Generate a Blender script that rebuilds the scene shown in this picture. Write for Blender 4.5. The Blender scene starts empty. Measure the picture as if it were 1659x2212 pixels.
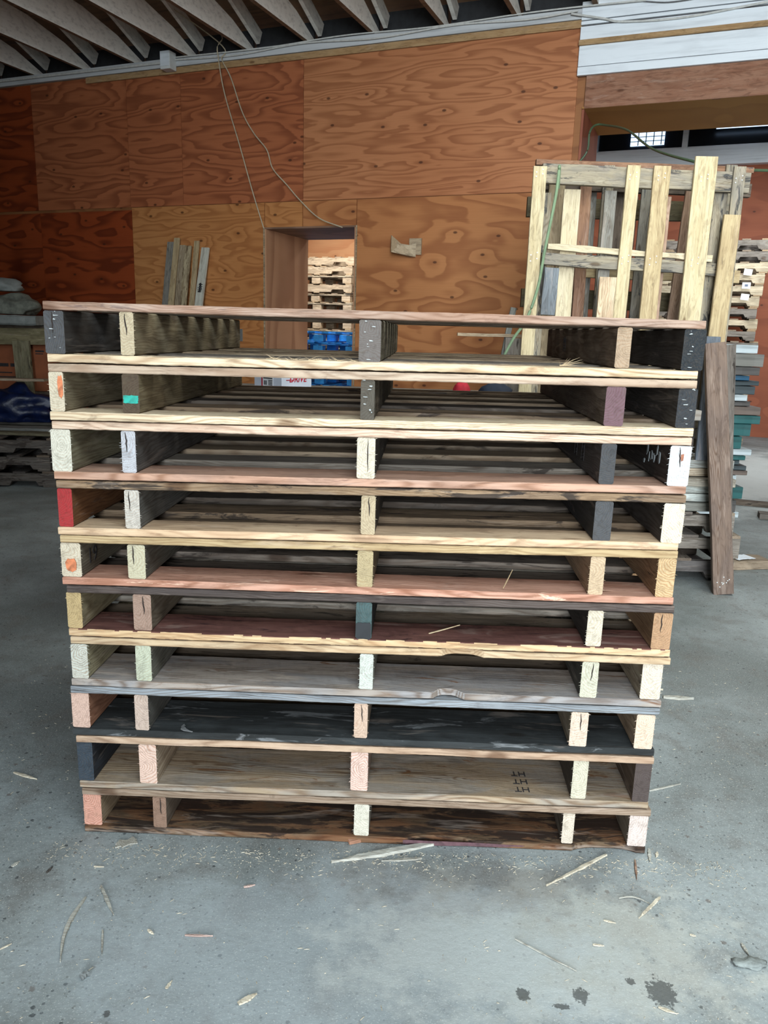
import bpy, bmesh, math, random
from mathutils import Vector, Matrix
random.seed(7)
SC = bpy.context.scene
COL = SC.collection

# ------------------------------------------------------------------ camera
f_px, p, r = 1662.0, math.radians(13.14), math.radians(1.75)
cam_h = 1.27
Fv = Vector((0, math.cos(p), -math.sin(p))); R0 = Vector((1, 0, 0)); U0 = Vector((0, math.sin(p), math.cos(p)))
Rv = R0*math.cos(r) + U0*math.sin(r); Uv = -R0*math.sin(r) + U0*math.cos(r)
cd = bpy.data.cameras.new('camera'); cam = bpy.data.objects.new('camera', cd); COL.objects.link(cam)
cd.sensor_fit = 'VERTICAL'; cd.sensor_height = 24.0; cd.lens = 24.0*f_px/2212.0; cd.clip_start = 0.02
M = Matrix((Rv, Uv, -Fv)).transposed().to_4x4(); M.translation = Vector((0, 0, cam_h)); cam.matrix_world = M
SC.camera = cam

# ------------------------------------------------------------------ light and exposure
SC.view_settings.view_transform = 'Standard'; SC.view_settings.look = 'None'
SC.view_settings.gamma = 1.0; SC.view_settings.use_curve_mapping = False
SC.view_settings.exposure = 0.0
w = bpy.data.worlds.new('world'); SC.world = w; w.use_nodes = True
w.node_tree.nodes['Background'].inputs[0].default_value = (0.62, 0.80, 1.0, 1)
w.node_tree.nodes['Background'].inputs[1].default_value = 0.14
WY = math.radians(21.8)
WD = Vector((math.cos(WY), -math.sin(WY), 0)); WN = Vector((math.sin(WY), math.cos(WY), 0))
def wpt(s, d, z=0.0): return WD*s + WN*d + Vector((0, 0, z))
def area(name, loc, target, sx, sy, power, color):
    l = bpy.data.lights.new(name, 'AREA'); l.shape = 'RECTANGLE'; l.size = sx; l.size_y = sy
    l.energy = power; l.color = color
    o = bpy.data.objects.new(name, l); COL.objects.link(o); o.location = loc
    o.rotation_euler = (Vector(target)-Vector(loc)).to_track_quat('-Z', 'Y').to_euler()
    return o
area('daylight_door', (-0.3, -7.6, 2.3), (0.9, 3.0, 0.9), 3.6, 4.0, 1700, (0.88, 0.96, 1.0))
area('overhead_fill', (0.9, -0.5, 3.72), (0.35, 1.3, 0), 2.4, 1.5, 138, (0.80, 0.94, 1.0))  # unseen overhead fill, added to brighten the foreground floor
area('ceiling_lamp_light', (1.9, 2.4, 3.62), (1.7, 2.4, 0), 2.4, 0.3, 75, (0.95, 1.0, 0.93))
area('ceiling_lamp_light', (0.2, 3.4, 3.62), (0.2, 3.4, 0), 2.4, 0.3, 10, (0.95, 1.0, 0.93))
area('far_room_light', wpt(-4.6, 9.3, 3.4), wpt(-4.6, 10.2, 0), 2.0, 1.0, 150, (1.0, 0.97, 0.92))
area('far_room_light', wpt(1.2, 9.3, 3.45), wpt(1.2, 10.0, 0), 2.2, 1.0, 110, (0.92, 0.98, 1.0))

# ------------------------------------------------------------------ helpers
def lin(c):
    o = []
    for v in c:
        v = v/255.0
        o.append(v/12.92 if v <= 0.04045 else ((v+0.055)/1.055)**2.4)
    return (o[0], o[1], o[2], 1.0)
def smooth_obj(me):
    for q in me.polygons: q.use_smooth = False
def obj(name, me, mat=None, parent=None, loc=None, rot=None):
    o = bpy.data.objects.new(name, me); COL.objects.link(o)
    if mat is not None:
        me.materials.clear()
        for m in (mat if isinstance(mat, (list, tuple)) else [mat]): me.materials.append(m)
    if parent: o.parent = parent
    if loc is not None: o.location = loc
    if rot is not None: o.rotation_euler = rot
    return o
def tag(o, label=None, cat=None, group=None, kind=None):
    if label: o['label'] = label
    if cat: o['category'] = cat
    if group: o['group'] = group
    if kind: o['kind'] = kind
    return o
def empty(name, loc, rot=(0, 0, 0)):
    o = bpy.data.objects.new(name, None); COL.objects.link(o); o.location = loc; o.rotation_euler = rot
    o.empty_display_size = 0.1
    return o
def me_from(verts, faces, name='m'):
    me = bpy.data.meshes.new(name); me.from_pydata([tuple(v) for v in verts], [], faces); me.update(); return me
def box_data(x0, x1, y0, y1, z0, z1, off=0):
    v = [(x0,y0,z0),(x1,y0,z0),(x1,y1,z0),(x0,y1,z0),(x0,y0,z1),(x1,y0,z1),(x1,y1,z1),(x0,y1,z1)]
    f = [(0,3,2,1),(4,5,6,7),(0,1,5,4),(1,2,6,5),(2,3,7,6),(3,0,4,7)]
    return v, [tuple(i+off for i in q) for q in f]
def boxes(lst, name='m', bevel=0.0):
    vs, fs = [], []
    for b in lst:
        v, f = box_data(*b, off=len(vs)); vs += v; fs += f
    me = me_from(vs, fs, name)
    if bevel:
        bm = bmesh.new(); bm.from_mesh(me)
        bmesh.ops.bevel(bm, geom=bm.edges[:], offset=bevel, segments=2, affect='EDGES', profile=0.6)
        bm.to_mesh(me); bm.free()
    return me
def tube(pts, rad, n=8, closed_ends=True, rads=None):
    vs, fs = [], []
    pts = [Vector(q) for q in pts]
    for i, q in enumerate(pts):
        a = pts[max(i-1, 0)]; b = pts[min(i+1, len(pts)-1)]; d = (b-a).normalized()
        up = Vector((0, 0, 1)) if abs(d.z) < 0.95 else Vector((1, 0, 0))
        e1 = d.cross(up).normalized(); e2 = d.cross(e1)
        rr = rads[i] if rads else rad
        for k in range(n):
            t = 2*math.pi*k/n; vs.append(q + e1*rr*math.cos(t) + e2*rr*math.sin(t))
    for i in range(len(pts)-1):
        for k in range(n): fs.append((i*n+k, i*n+(k+1) % n, (i+1)*n+(k+1) % n, (i+1)*n+k))
    if closed_ends:
        fs.append(tuple(range(n))[::-1]); fs.append(tuple(range((len(pts)-1)*n, len(pts)*n)))
    return me_from(vs, fs)
def spline(pts, n=10):
    P = [Vector(q) for q in pts]; P = [P[0]*2-P[1]] + P + [P[-1]*2-P[-2]]; out = []
    for i in range(1, len(P)-2):
        for k in range(n):
            t = k/n
            out.append(0.5*((2*P[i]) + (P[i+1]-P[i-1])*t + (2*P[i-1]-5*P[i]+4*P[i+1]-P[i+2])*t*t + (3*P[i]-P[i-1]-3*P[i+1]+P[i+2])*t**3))
    out.append(P[-2]); return out
def wob(rng, amp, octs=4):
    ks = [(rng.uniform(0, 6.28), amp/(j+1), 0.7+1.9*j+rng.random()) for j in range(octs)]
    return lambda t: sum(a*math.sin(ph + fr*6.283*t) for ph, a, fr in ks)/2.0
def plank(L, W, T, seed=0, rough=0.0015, warp=0.002, nx=None, fuzz=0, notch=None, chamf=0.002, jag=0.0015, taper=None):
    """sawn board, length on X, width on Y, thickness on Z, worn edges, slightly bowed, ragged ends"""
    rng = random.Random(seed*7919+13)
    nx = nx or max(6, min(60, int(L/0.028)))
    bow = wob(rng, warp, 2); side = [wob(rng, rough*1.2, 4) for _ in range(2)]; tp = [wob(rng, rough*0.5, 4) for _ in range(2)]
    ch = min(chamf, T*0.3, W*0.3); vs, fs = [], []
    ny = 4 if W > 0.06 else 2
    prof = []
    for k in range(ny+1):
        prof.append((-1+2*k/ny, -1))
    prof2 = [(y, 1) for y, _ in prof[::-1]]
    for i in range(nx+1):
        t = i/nx; x = -L/2 + L*t
        wl, wr = -W/2 + side[0](t), W/2 + side[1](t)
        if notch: wl, wr = notch(t, wl, wr)
        if taper: wl *= taper(t); wr *= taper(t)
        z0, z1 = -T/2 + tp[0](t)*0.5, T/2 + tp[1](t)*0.5
        b = bow(t); ring = []
        jx = rng.uniform(-jag, jag) if i in (0, nx) else 0
        for (yy, zz) in prof:
            y = wl + (wr-wl)*(yy+1)/2
            y = min(max(y, wl+ch), wr-ch); ring.append((x+jx, y, z0+b+rng.uniform(-1, 1)*rough*0.15))
        ring.append((x+jx, wr, z0+ch+b)); ring.append((x+jx, wr, z1-ch+b))
        for (yy, zz) in prof2:
            y = wl + (wr-wl)*(yy+1)/2
            y = min(max(y, wl+ch), wr-ch); ring.append((x+jx, y, z1+b+rng.uniform(-1, 1)*rough*0.15))
        ring.append((x+jx, wl, z1-ch+b)); ring.append((x+jx, wl, z0+ch+b))
        n = len(ring); vs += ring
    for i in range(nx):
        for k in range(n):
            fs.append((i*n+k, (i+1)*n+k, (i+1)*n+(k+1) % n, i*n+(k+1) % n))
    fs.append(tuple(range(n))); fs.append(tuple(range(nx*n, nx*n+n))[::-1])
    # torn fibres standing out of the sawn end edges
    for q in range(fuzz):
        sgn = -1; x = sgn*L/2
        e = rng.random(); z = rng.uniform(-T/2, T/2)*0.98; y = (-W/2 if rng.random() < 0.5 else W/2)
        ln = rng.uniform(0.002, 0.007); h = rng.uniform(0.0006, 0.0014); dy = (1 if y > 0 else -1)*ln
        b0 = len(vs); dx = rng.uniform(-0.004, 0.001)
        vs += [(x+0.001, y*0.93, z-h), (x+0.001, y*0.93, z+h), (x-0.0015, y*0.93, z), (x+dx, y+dy, z+rng.uniform(-0.003, 0.003))]
        fs += [(b0, b0+1, b0+3), (b0+1, b0+2, b0+3), (b0+2, b0, b0+3), (b0, b0+2, b0+1)]
    me = me_from(vs, fs)
    bm = bmesh.new(); bm.from_mesh(me); bmesh.ops.recalc_face_normals(bm, faces=bm.faces[:]); bm.to_mesh(me); bm.free()
    return me
def text_mesh(body, size, depth=0.0004, shear=0.0, offset=0.0):
    c = bpy.data.curves.new('t', 'FONT'); c.body = body; c.size = size; c.extrude = depth; c.align_x = 'CENTER'; c.align_y = 'CENTER'
    c.shear = shear; c.offset = offset; c.resolution_u = 3
    o = bpy.data.objects.new('t', c); COL.objects.link(o); bpy.context.view_layer.update()
    me = bpy.data.meshes.new_from_object(o.evaluated_get(bpy.context.evaluated_depsgraph_get()))
    bpy.data.objects.remove(o); return me

# ------------------------------------------------------------------ materials
def N(nt, t, **kw):
    n = nt.nodes.new(t)
    for k, v in kw.items():
        if k.startswith('i'):
            n.inputs[int(k[1:])].default_value = v
        else: setattr(n, k, v)
    return n
def math_n(nt, op, a, b=None, clamp=False):
    n = nt.nodes.new('ShaderNodeMath'); n.operation = op; n.use_clamp = clamp
    for i, v in enumerate((a, b)):
        if v is None: continue
        if isinstance(v, (int, float)): n.inputs[i].default_value = v
        else: nt.links.new(v, n.inputs[i])
    return n.outputs[0]
def mix_n(nt, fac, a, b, mode='MIX'):
    n = nt.nodes.new('ShaderNodeMix'); n.data_type = 'RGBA'; n.blend_type = mode
    for i, v in ((0, fac), (6, a), (7, b)):
        if isinstance(v, (int, float, tuple)): n.inputs[i].default_value = v
        else: nt.links.new(v, n.inputs[i])
    return n.outputs[2]
def ramp_n(nt, fac, lo, hi):
    n = nt.nodes.new('ShaderNodeMapRange'); n.interpolation_type = 'SMOOTHSTEP'
    nt.links.new(fac, n.inputs[0]); n.inputs[1].default_value = lo; n.inputs[2].default_value = hi
    return n.outputs[0]
def vscale(nt, vec, s):
    n = nt.nodes.new('ShaderNodeVectorMath'); n.operation = 'MULTIPLY'; nt.links.new(vec, n.inputs[0]); n.inputs[1].default_value = s; return n.outputs[0]
def vadd(nt, a, b):
    n = nt.nodes.new('ShaderNodeVectorMath'); n.operation = 'ADD'; nt.links.new(a, n.inputs[0])
    if isinstance(b, tuple): n.inputs[1].default_value = b
    else: nt.links.new(b, n.inputs[1])
    return n.outputs[0]
def noise(nt, vec, scale, detail=3, rough=0.5, dist=0.0):
    n = nt.nodes.new('ShaderNodeTexNoise'); nt.links.new(vec, n.inputs['Vector'])
    n.inputs['Scale'].default_value = scale; n.inputs['Detail'].default_value = detail
    n.inputs['Roughness'].default_value = rough; n.inputs['Distortion'].default_value = dist
    return n.outputs['Fac']

def build_wood_group():
    g = bpy.data.node_groups.new('SolidWood', 'ShaderNodeTree')
    I = g.interface
    for nm, ty in (('Base', 'NodeSocketColor'), ('Alt', 'NodeSocketColor'), ('Stain', 'NodeSocketColor'), ('End', 'NodeSocketColor'),
                   ('AltAmt', 'NodeSocketFloat'), ('StainAmt', 'NodeSocketFloat'), ('Ring', 'NodeSocketFloat'), ('EndRing', 'NodeSocketFloat'), ('Seed', 'NodeSocketFloat')):
        I.new_socket(nm, in_out='INPUT', socket_type=ty)
    I.new_socket('Color', in_out='OUTPUT', socket_type='NodeSocketColor'); I.new_socket('Height', in_out='OUTPUT', socket_type='NodeSocketFloat')
    gi = g.nodes.new('NodeGroupInput'); go = g.nodes.new('NodeGroupOutput')
    tc = g.nodes.new('ShaderNodeTexCoord'); oi = g.nodes.new('ShaderNodeObjectInfo')
    rnd = math_n(g, 'ADD', oi.outputs['Random'], gi.outputs['Seed'])
    cx = g.nodes.new('ShaderNodeCombineXYZ')
    g.links.new(math_n(g, 'MULTIPLY', rnd, 61.3), cx.inputs[0])
    g.links.new(math_n(g, 'MULTIPLY', rnd, 23.7), cx.inputs[1]); g.links.new(math_n(g, 'MULTIPLY', rnd, 11.1), cx.inputs[2])
    P = vadd(g, tc.outputs['Object'], cx.outputs[0])
    # growth rings round a pith that lies off the board
    sx = g.nodes.new('ShaderNodeSeparateXYZ'); g.links.new(tc.outputs['Object'], sx.inputs[0])
    wn = noise(g, vscale(g, P, (1.3, 5, 5)), 1.0, 2)
    wz = noise(g, vscale(g, P, (2.1, 9, 9)), 1.7, 2)
    r1 = math_n(g, 'FRACT', math_n(g, 'MULTIPLY', rnd, 7.77)); r2 = math_n(g, 'FRACT', math_n(g, 'MULTIPLY', rnd, 13.13))
    oy = math_n(g, 'MULTIPLY', math_n(g, 'SUBTRACT', r1, 0.5), 0.07); oz = math_n(g, 'SUBTRACT', math_n(g, 'MULTIPLY', r2, 0.05), 0.045)
    yy = math_n(g, 'ADD', math_n(g, 'ADD', sx.outputs[1], oy), math_n(g, 'MULTIPLY', math_n(g, 'SUBTRACT', wn, 0.5), 0.10))
    zz = math_n(g, 'ADD', math_n(g, 'ADD', sx.outputs[2], oz), math_n(g, 'MULTIPLY', math_n(g, 'SUBTRACT', wz, 0.5), 0.06))
    rr = math_n(g, 'SQRT', math_n(g, 'ADD', math_n(g, 'MULTIPLY', yy, yy), math_n(g, 'MULTIPLY', zz, zz)))
    rings = math_n(g, 'SINE', math_n(g, 'MULTIPLY', rr, 1150.0))
    rings = math_n(g, 'POWER', math_n(g, 'MULTIPLY', math_n(g, 'ADD', rings, 1.0), 0.5), 2.2)
    fib = noise(g, vscale(g, P, (5, 240, 240)), 1.0, 4, 0.65)
    streak = noise(g, vscale(g, P, (2.2, 60, 60)), 1.0, 3, 0.6)
    blot = noise(g, vscale(g, P, (4.5, 17, 17)), 1.0, 4, 0.6, 0.6)
    stn = noise(g, vadd(g, vscale(g, P, (5.5, 26, 26)), (5.0, 3.0, 1.0)), 1.0, 5, 0.68, 0.9)
    # knots
    kn = g.nodes.new('ShaderNodeTexVoronoi'); g.links.new(vscale(g, P, (3.0, 9.0, 4.0)), kn.inputs['Vector']); kn.inputs['Scale'].default_value = 1.0
    kmask = math_n(g, 'SUBTRACT', 1.0, ramp_n(g, kn.outputs['Distance'], 0.05, 0.12))
    # side colour
    fa = math_n(g, 'MULTIPLY', ramp_n(g, blot, 0.40, 0.62), gi.outputs['AltAmt'])
    c = mix_n(g, fa, gi.outputs['Base'], gi.outputs['Alt'])
    darkr = mix_n(g, 1.0, c, (0.55, 0.45, 0.38, 1), 'MULTIPLY')
    c = mix_n(g, math_n(g, 'MULTIPLY', rings, gi.outputs['Ring']), c, darkr)
    c2 = mix_n(g, 1.0, c, (0.62, 0.58, 0.54, 1), 'MULTIPLY')
    c = mix_n(g, math_n(g, 'MULTIPLY', ramp_n(g, streak, 0.45, 0.75), 0.55), c, c2)
    c3 = mix_n(g, 1.0, c, (0.72, 0.70, 0.68, 1), 'MULTIPLY')
    c = mix_n(g, ramp_n(g, fib, 0.5, 0.72), c, c3)
    c4 = mix_n(g, 1.0, c, (0.30, 0.20, 0.14, 1), 'MULTIPLY')
    c = mix_n(g, math_n(g, 'MULTIPLY', kmask, 0.75), c, c4)
    th = math_n(g, 'SUBTRACT', 0.75, math_n(g, 'MULTIPLY', gi.outputs['StainAmt'], 0.5))
    sm = math_n(g, 'MULTIPLY', math_n(g, 'SUBTRACT', stn, th), 16.0, True)
    c = mix_n(g, math_n(g, 'MULTIPLY', sm, 0.85), c, gi.outputs['Stain'])
    # cut ends
    sn = g.nodes.new('ShaderNodeSeparateXYZ'); g.links.new(tc.outputs['Normal'], sn.inputs[0])
    em = math_n(g, 'GREATER_THAN', math_n(g, 'ABSOLUTE', sn.outputs[0]), 0.75)
    espk = noise(g, vscale(g, P, (60, 160, 160)), 2.0, 3, 0.7)
    e = mix_n(g, math_n(g, 'MULTIPLY', ramp_n(g, espk, 0.42, 0.7), 0.30), gi.outputs['End'], (0.10, 0.08, 0.06, 1))
    ebl = noise(g, vscale(g, P, (10, 38, 38)), 1.0, 2)
    ed = mix_n(g, 1.0, e, (0.70, 0.52, 0.42, 1), 'MULTIPLY')
    e = mix_n(g, math_n(g, 'MULTIPLY', rings, gi.outputs['EndRing']), e, ed)
    e = mix_n(g, math_n(g, 'MULTIPLY', ramp_n(g, ebl, 0.55, 0.75), 0.25), e, gi.outputs['Alt'])
    eg = noise(g, vscale(g, P, (30, 70, 70)), 1.0, 5, 0.7, 0.8)
    e = mix_n(g, math_n(g, 'MULTIPLY', ramp_n(g, eg, 0.46, 0.66), 0.42), e, mix_n(g, 1.0, e, (0.50, 0.47, 0.44, 1), 'MULTIPLY'))
    gr = noise(g, vadd(g, vscale(g, P, (7, 30, 42)), (9.0, 1.0, 4.0)), 1.0, 5, 0.7, 1.2)
    c = mix_n(g, math_n(g, 'MULTIPLY', ramp_n(g, gr, 0.47, 0.66), 0.55), c, mix_n(g, 1.0, c, (0.46, 0.42, 0.40, 1), 'MULTIPLY'))
    gp = noise(g, vadd(g, vscale(g, P, (3.5, 20, 30)), (2.0, 7.0, 4.0)), 1.0, 4, 0.65, 0.8)
    pal_ = mix_n(g, 0.5, c, (0.62, 0.50, 0.42, 1))
    c = mix_n(g, math_n(g, 'MULTIPLY', ramp_n(g, gp, 0.56, 0.68), math_n(g, 'MULTIPLY', gi.outputs['AltAmt'], 0.55)), c, pal_)
    c = mix_n(g, em, c, e)
    g.links.new(c, go.inputs['Color'])
    h = math_n(g, 'ADD', math_n(g, 'MULTIPLY', fib, 0.5), math_n(g, 'ADD', math_n(g, 'MULTIPLY', streak, 0.8), math_n(g, 'MULTIPLY', espk, 0.3)))
    g.links.new(h, go.inputs['Height'])
    return g
WG = build_wood_group()
_wc = {}
def wood(base, alt=None, stain=(45, 38, 34), stain_amt=0.22, end=None, ring=0.55, end_ring=0.5, alt_amt=0.6, rough=0.8, seed=0.0):
    key = (base, alt, stain, stain_amt, end, ring, end_ring, alt_amt, rough, seed)
    if key in _wc: return _wc[key]
    m = bpy.data.materials.new('wood'); m.use_nodes = True; nt = m.node_tree; b = nt.nodes['Principled BSDF']
    alt = alt or tuple(int(v*0.72) for v in base); end = end or base
    def ds(c, k=0.18, g=1.0):
        l = 0.3*c[0]+0.55*c[1]+0.15*c[2]; return tuple((v*(1-k)+l*k)*g for v in c)
    base, alt, end = ds(base, 0.27, 0.97), ds(alt, 0.22), ds(end, 0.12, 0.87)
    gn = nt.nodes.new('ShaderNodeGroup'); gn.node_tree = WG
    for k, v in (('Base', lin(base)), ('Alt', lin(alt)), ('Stain', lin(stain)), ('End', lin(end)), ('AltAmt', alt_amt), ('StainAmt', stain_amt), ('Ring', ring), ('EndRing', end_ring), ('Seed', seed)):
        gn.inputs[k].default_value = v
    nt.links.new(gn.outputs['Color'], b.inputs['Base Color']); b.inputs['Roughness'].default_value = rough
    b.inputs['Specular IOR Level'].default_value = 0.25
    bp = nt.nodes.new('ShaderNodeBump'); bp.inputs['Strength'].default_value = 0.5; bp.inputs['Distance'].default_value = 0.002
    nt.links.new(gn.outputs['Height'], bp.inputs['Height']); nt.links.new(bp.outputs[0], b.inputs['Normal'])
    _wc[key] = m; return m
def plain(name, col, rough=0.7, nz=0.12, scale=20, metal=0.0, emit=None, es=0.0, bump=0.0):
    m = bpy.data.materials.new(name); m.use_nodes = True; nt = m.node_tree; b = nt.nodes['Principled BSDF']
    tc = nt.nodes.new('ShaderNodeTexCoord'); f = noise(nt, tc.outputs['Object'], scale, 4, 0.6)
    c = lin(col); d = (c[0]*(1-nz*3), c[1]*(1-nz*3), c[2]*(1-nz*3), 1)
    nt.links.new(mix_n(nt, ramp_n(nt, f, 0.35, 0.75), c, d), b.inputs['Base Color'])
    b.inputs['Roughness'].default_value = rough; b.inputs['Metallic'].default_value = metal
    if emit: b.inputs['Emission Color'].default_value = lin(emit); b.inputs['Emission Strength'].default_value = es
    if bump:
        bp = nt.nodes.new('ShaderNodeBump'); bp.inputs['Strength'].default_value = bump; bp.inputs['Distance'].default_value = 0.01
        nt.links.new(f, bp.inputs['Height']); nt.links.new(bp.outputs[0], b.inputs['Normal'])
    return m
def plywood(light, dark, sx=0.35, sz=1.6, freq=9.0, amt=0.8, knots=1.0, seed=0.0, axis='xz'):
    """rotary-cut fir face: wandering contour lines, boat-shaped figure and pin knots; x = along grain"""
    m = bpy.data.materials.new('plywood'); m.use_nodes = True; nt = m.node_tree; b = nt.nodes['Principled BSDF']
    tc = nt.nodes.new('ShaderNodeTexCoord')
    P = vadd(nt, tc.outputs['Object'], (seed*3.1, 0, seed*1.7))
    if axis == 'zx':
        mp = nt.nodes.new('ShaderNodeMapping'); mp.inputs['Rotation'].default_value = (0, math.pi/2, 0); nt.links.new(P, mp.inputs[0]); P = mp.outputs[0]
    sp = nt.nodes.new('ShaderNodeSeparateXYZ'); nt.links.new(P, sp.inputs[0]); cb_ = nt.nodes.new('ShaderNodeCombineXYZ')
    nt.links.new(sp.outputs[0], cb_.inputs[0]); nt.links.new(sp.outputs[2], cb_.inputs[1]); P2 = cb_.outputs[0]
    # flow bends round the knots
    vor = nt.nodes.new('ShaderNodeTexVoronoi'); vor.voronoi_dimensions = '2D'; nt.links.new(vscale(nt, P2, (1.9, 3.4, 1)), vor.inputs['Vector']); vor.inputs['Scale'].default_value = 1.0
    swirl = math_n(nt, 'MULTIPLY', math_n(nt, 'SUBTRACT', 1.0, ramp_n(nt, vor.outputs['Distance'], 0.0, 0.35)), 0.10*knots)
    n1 = noise(nt, vscale(nt, P, (sx, 1, sz)), 1.0, 2.5, 0.45, 0.25)
    n2 = noise(nt, vscale(nt, P, (sx*4, 1, sz*5)), 1.0, 2, 0.5)
    v = math_n(nt, 'ADD', math_n(nt, 'ADD', n1, swirl), math_n(nt, 'MULTIPLY', n2, 0.05))
    ph = math_n(nt, 'FRACT', math_n(nt, 'MULTIPLY', v, freq*1.6))
    band = math_n(nt, 'MULTIPLY', ramp_n(nt, ph, 0.25, 0.88), math_n(nt, 'SUBTRACT', 1.0, ramp_n(nt, ph, 0.90, 1.0)))
    fine = noise(nt, vscale(nt, P, (2.5, 1, 120)), 1.0, 3, 0.6)
    blot = noise(nt, vscale(nt, P, (0.8, 1, 1.0)), 1.0, 3, 0.5)
    kn = nt.nodes.new('ShaderNodeTexVoronoi'); kn.voronoi_dimensions = '2D'; nt.links.new(vscale(nt, P2, (1.9, 3.4, 1)), kn.inputs['Vector']); kn.inputs['Scale'].default_value = 1.0
    c = mix_n(nt, math_n(nt, 'MULTIPLY', band, amt), lin(light), lin(dark))
    c = mix_n(nt, math_n(nt, 'MULTIPLY', ramp_n(nt, fine, 0.35, 0.75), 0.3), c, mix_n(nt, 1.0, c, (0.7, 0.62, 0.55, 1), 'MULTIPLY'))
    c = mix_n(nt, math_n(nt, 'MULTIPLY', ramp_n(nt, blot, 0.35, 0.7), 0.45), c, mix_n(nt, 1.0, c, (0.80, 0.68, 0.58, 1), 'MULTIPLY'))
    km = math_n(nt, 'SUBTRACT', 1.0, ramp_n(nt, kn.outputs['Distance'], 0.022, 0.048))
    c = mix_n(nt, math_n(nt, 'MULTIPLY', km, 0.8), c, (0.055, 0.016, 0.006, 1))
    nt.links.new(c, b.inputs['Base Color']); b.inputs['Roughness'].default_value = 0.62; b.inputs['Specular IOR Level'].default_value = 0.3
    return m
def painted_wood(col, dirt=(120, 120, 118), rough=0.6, bump=0.25, amt=0.5):
    m = bpy.data.materials.new('painted_wood'); m.use_nodes = True; nt = m.node_tree; b = nt.nodes['Principled BSDF']
    tc = nt.nodes.new('ShaderNodeTexCoord'); P = tc.outputs['Object']
    s = noise(nt, vscale(nt, P, (1.5, 14, 30)), 1.0, 4, 0.65); q = noise(nt, vscale(nt, P, (2, 4, 5)), 1.0, 4, 0.6)
    c = mix_n(nt, math_n(nt, 'MULTIPLY', ramp_n(nt, s, 0.45, 0.75), amt), lin(col), lin(dirt))
    c = mix_n(nt, math_n(nt, 'MULTIPLY', ramp_n(nt, q, 0.5, 0.8), amt*0.8), c, lin(dirt))
    nt.links.new(c, b.inputs['Base Color']); b.inputs['Roughness'].default_value = rough
    bp = nt.nodes.new('ShaderNodeBump'); bp.inputs['Strength'].default_value = bump; bp.inputs['Distance'].default_value = 0.004
    nt.links.new(s, bp.inputs['Height']); nt.links.new(bp.outputs[0], b.inputs['Normal'])
    return m
def concrete():
    m = bpy.data.materials.new('concrete'); m.use_nodes = True; nt = m.node_tree; b = nt.nodes['Principled BSDF']
    tc = nt.nodes.new('ShaderNodeTexCoord'); P = tc.outputs['Object']
    big = noise(nt, P, 1.1, 5, 0.6, 0.3); mid = noise(nt, P, 5.5, 6, 0.68, 0.4); fine = noise(nt, P, 60, 5, 0.7); grit = noise(nt, P, 240, 3, 0.7)
    c = mix_n(nt, ramp_n(nt, big, 0.36, 0.66), lin((146, 153, 154)), lin((106, 111, 110)))
    c = mix_n(nt, math_n(nt, 'MULTIPLY', ramp_n(nt, mid, 0.46, 0.72), 0.6), c, lin((100, 95, 90)))
    c = mix_n(nt, math_n(nt, 'MULTIPLY', ramp_n(nt, fine, 0.42, 0.75), 0.4), c, lin((92, 94, 93)))
    c = mix_n(nt, math_n(nt, 'MULTIPLY', ramp_n(nt, grit, 0.56, 0.68), 0.6), c, lin((206, 208, 204)))
    # dark aggregate specks of several sizes
    for sc, th, amt, col in ((60, 0.10, 0.6, (60, 64, 70)), (31, 0.055, 0.75, (46, 48, 52)), (95, 0.14, 0.5, (78, 74, 70)), (18, 0.04, 0.6, (86, 70, 62))):
        v = nt.nodes.new('ShaderNodeTexVoronoi'); v.inputs['Scale'].default_value = sc; v.inputs['Randomness'].default_value = 1.0
        nt.links.new(vadd(nt, P, (sc*0.37, 0, 0)), v.inputs['Vector'])
        mk = math_n(nt, 'SUBTRACT', 1.0, ramp_n(nt, math_n(nt, 'ADD', v.outputs['Distance'], math_n(nt, 'MULTIPLY', math_n(nt, 'SUBTRACT', fine, 0.5), 0.5)), th+0.03, th+0.09))
        sep = nt.nodes.new('ShaderNodeSeparateColor'); nt.links.new(v.outputs['Color'], sep.inputs[0])
        keep = math_n(nt, 'GREATER_THAN', sep.outputs[0], 0.58)
        c = mix_n(nt, math_n(nt, 'MULTIPLY', math_n(nt, 'MULTIPLY', mk, keep), amt), c, lin(col))
    # worn pale dusty patches and oily spots where they lie on the slab
    def patch(x, y, rx, ry, col, amt, ns=40, soft=0.35, br=0.9):
        nonlocal c
        mp = nt.nodes.new('ShaderNodeMapping'); mp.vector_type = 'TEXTURE'; mp.inputs['Location'].default_value = (x, y, 0); mp.inputs['Scale'].default_value = (rx, ry, 1)
        nt.links.new(P, mp.inputs[0]); ln = nt.nodes.new('ShaderNodeVectorMath'); ln.operation = 'LENGTH'; nt.links.new(mp.outputs[0], ln.inputs[0])
        nz = noise(nt, P, ns, 5, 0.7)
        v = math_n(nt, 'ADD', ln.outputs['Value'], math_n(nt, 'MULTIPLY', math_n(nt, 'SUBTRACT', nz, 0.5), br*3))
        k = math_n(nt, 'SUBTRACT', 1.0, ramp_n(nt, v, 0.8, 0.8+soft))
        c = mix_n(nt, math_n(nt, 'MULTIPLY', k, amt), c, lin(col))
    patch(0.35, 1.40, 0.35, 0.16, (186, 186, 178), 0.45, 9, 0.8, 1.1)
    patch(0.2, 1.57, 0.3, 0.07, (104, 98, 94), 0.4, 12, 0.8, 1.1)
    patch(-0.1, 1.33, 0.45, 0.2, (168, 178, 184), 0.35, 7, 0.9, 1.0)
    patch(4.6, 7.0, 1.8, 1.6, (200, 204, 202), 0.6, 2, 0.8, 0.9)
    patch(0.585, 1.285, 0.030, 0.036, (30, 32, 34), 0.72, 90, 0.25, 0.85)
    patch(0.305, 1.272, 0.014, 0.018, (30, 30, 30), 0.72, 110, 0.2, 0.85)
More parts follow.
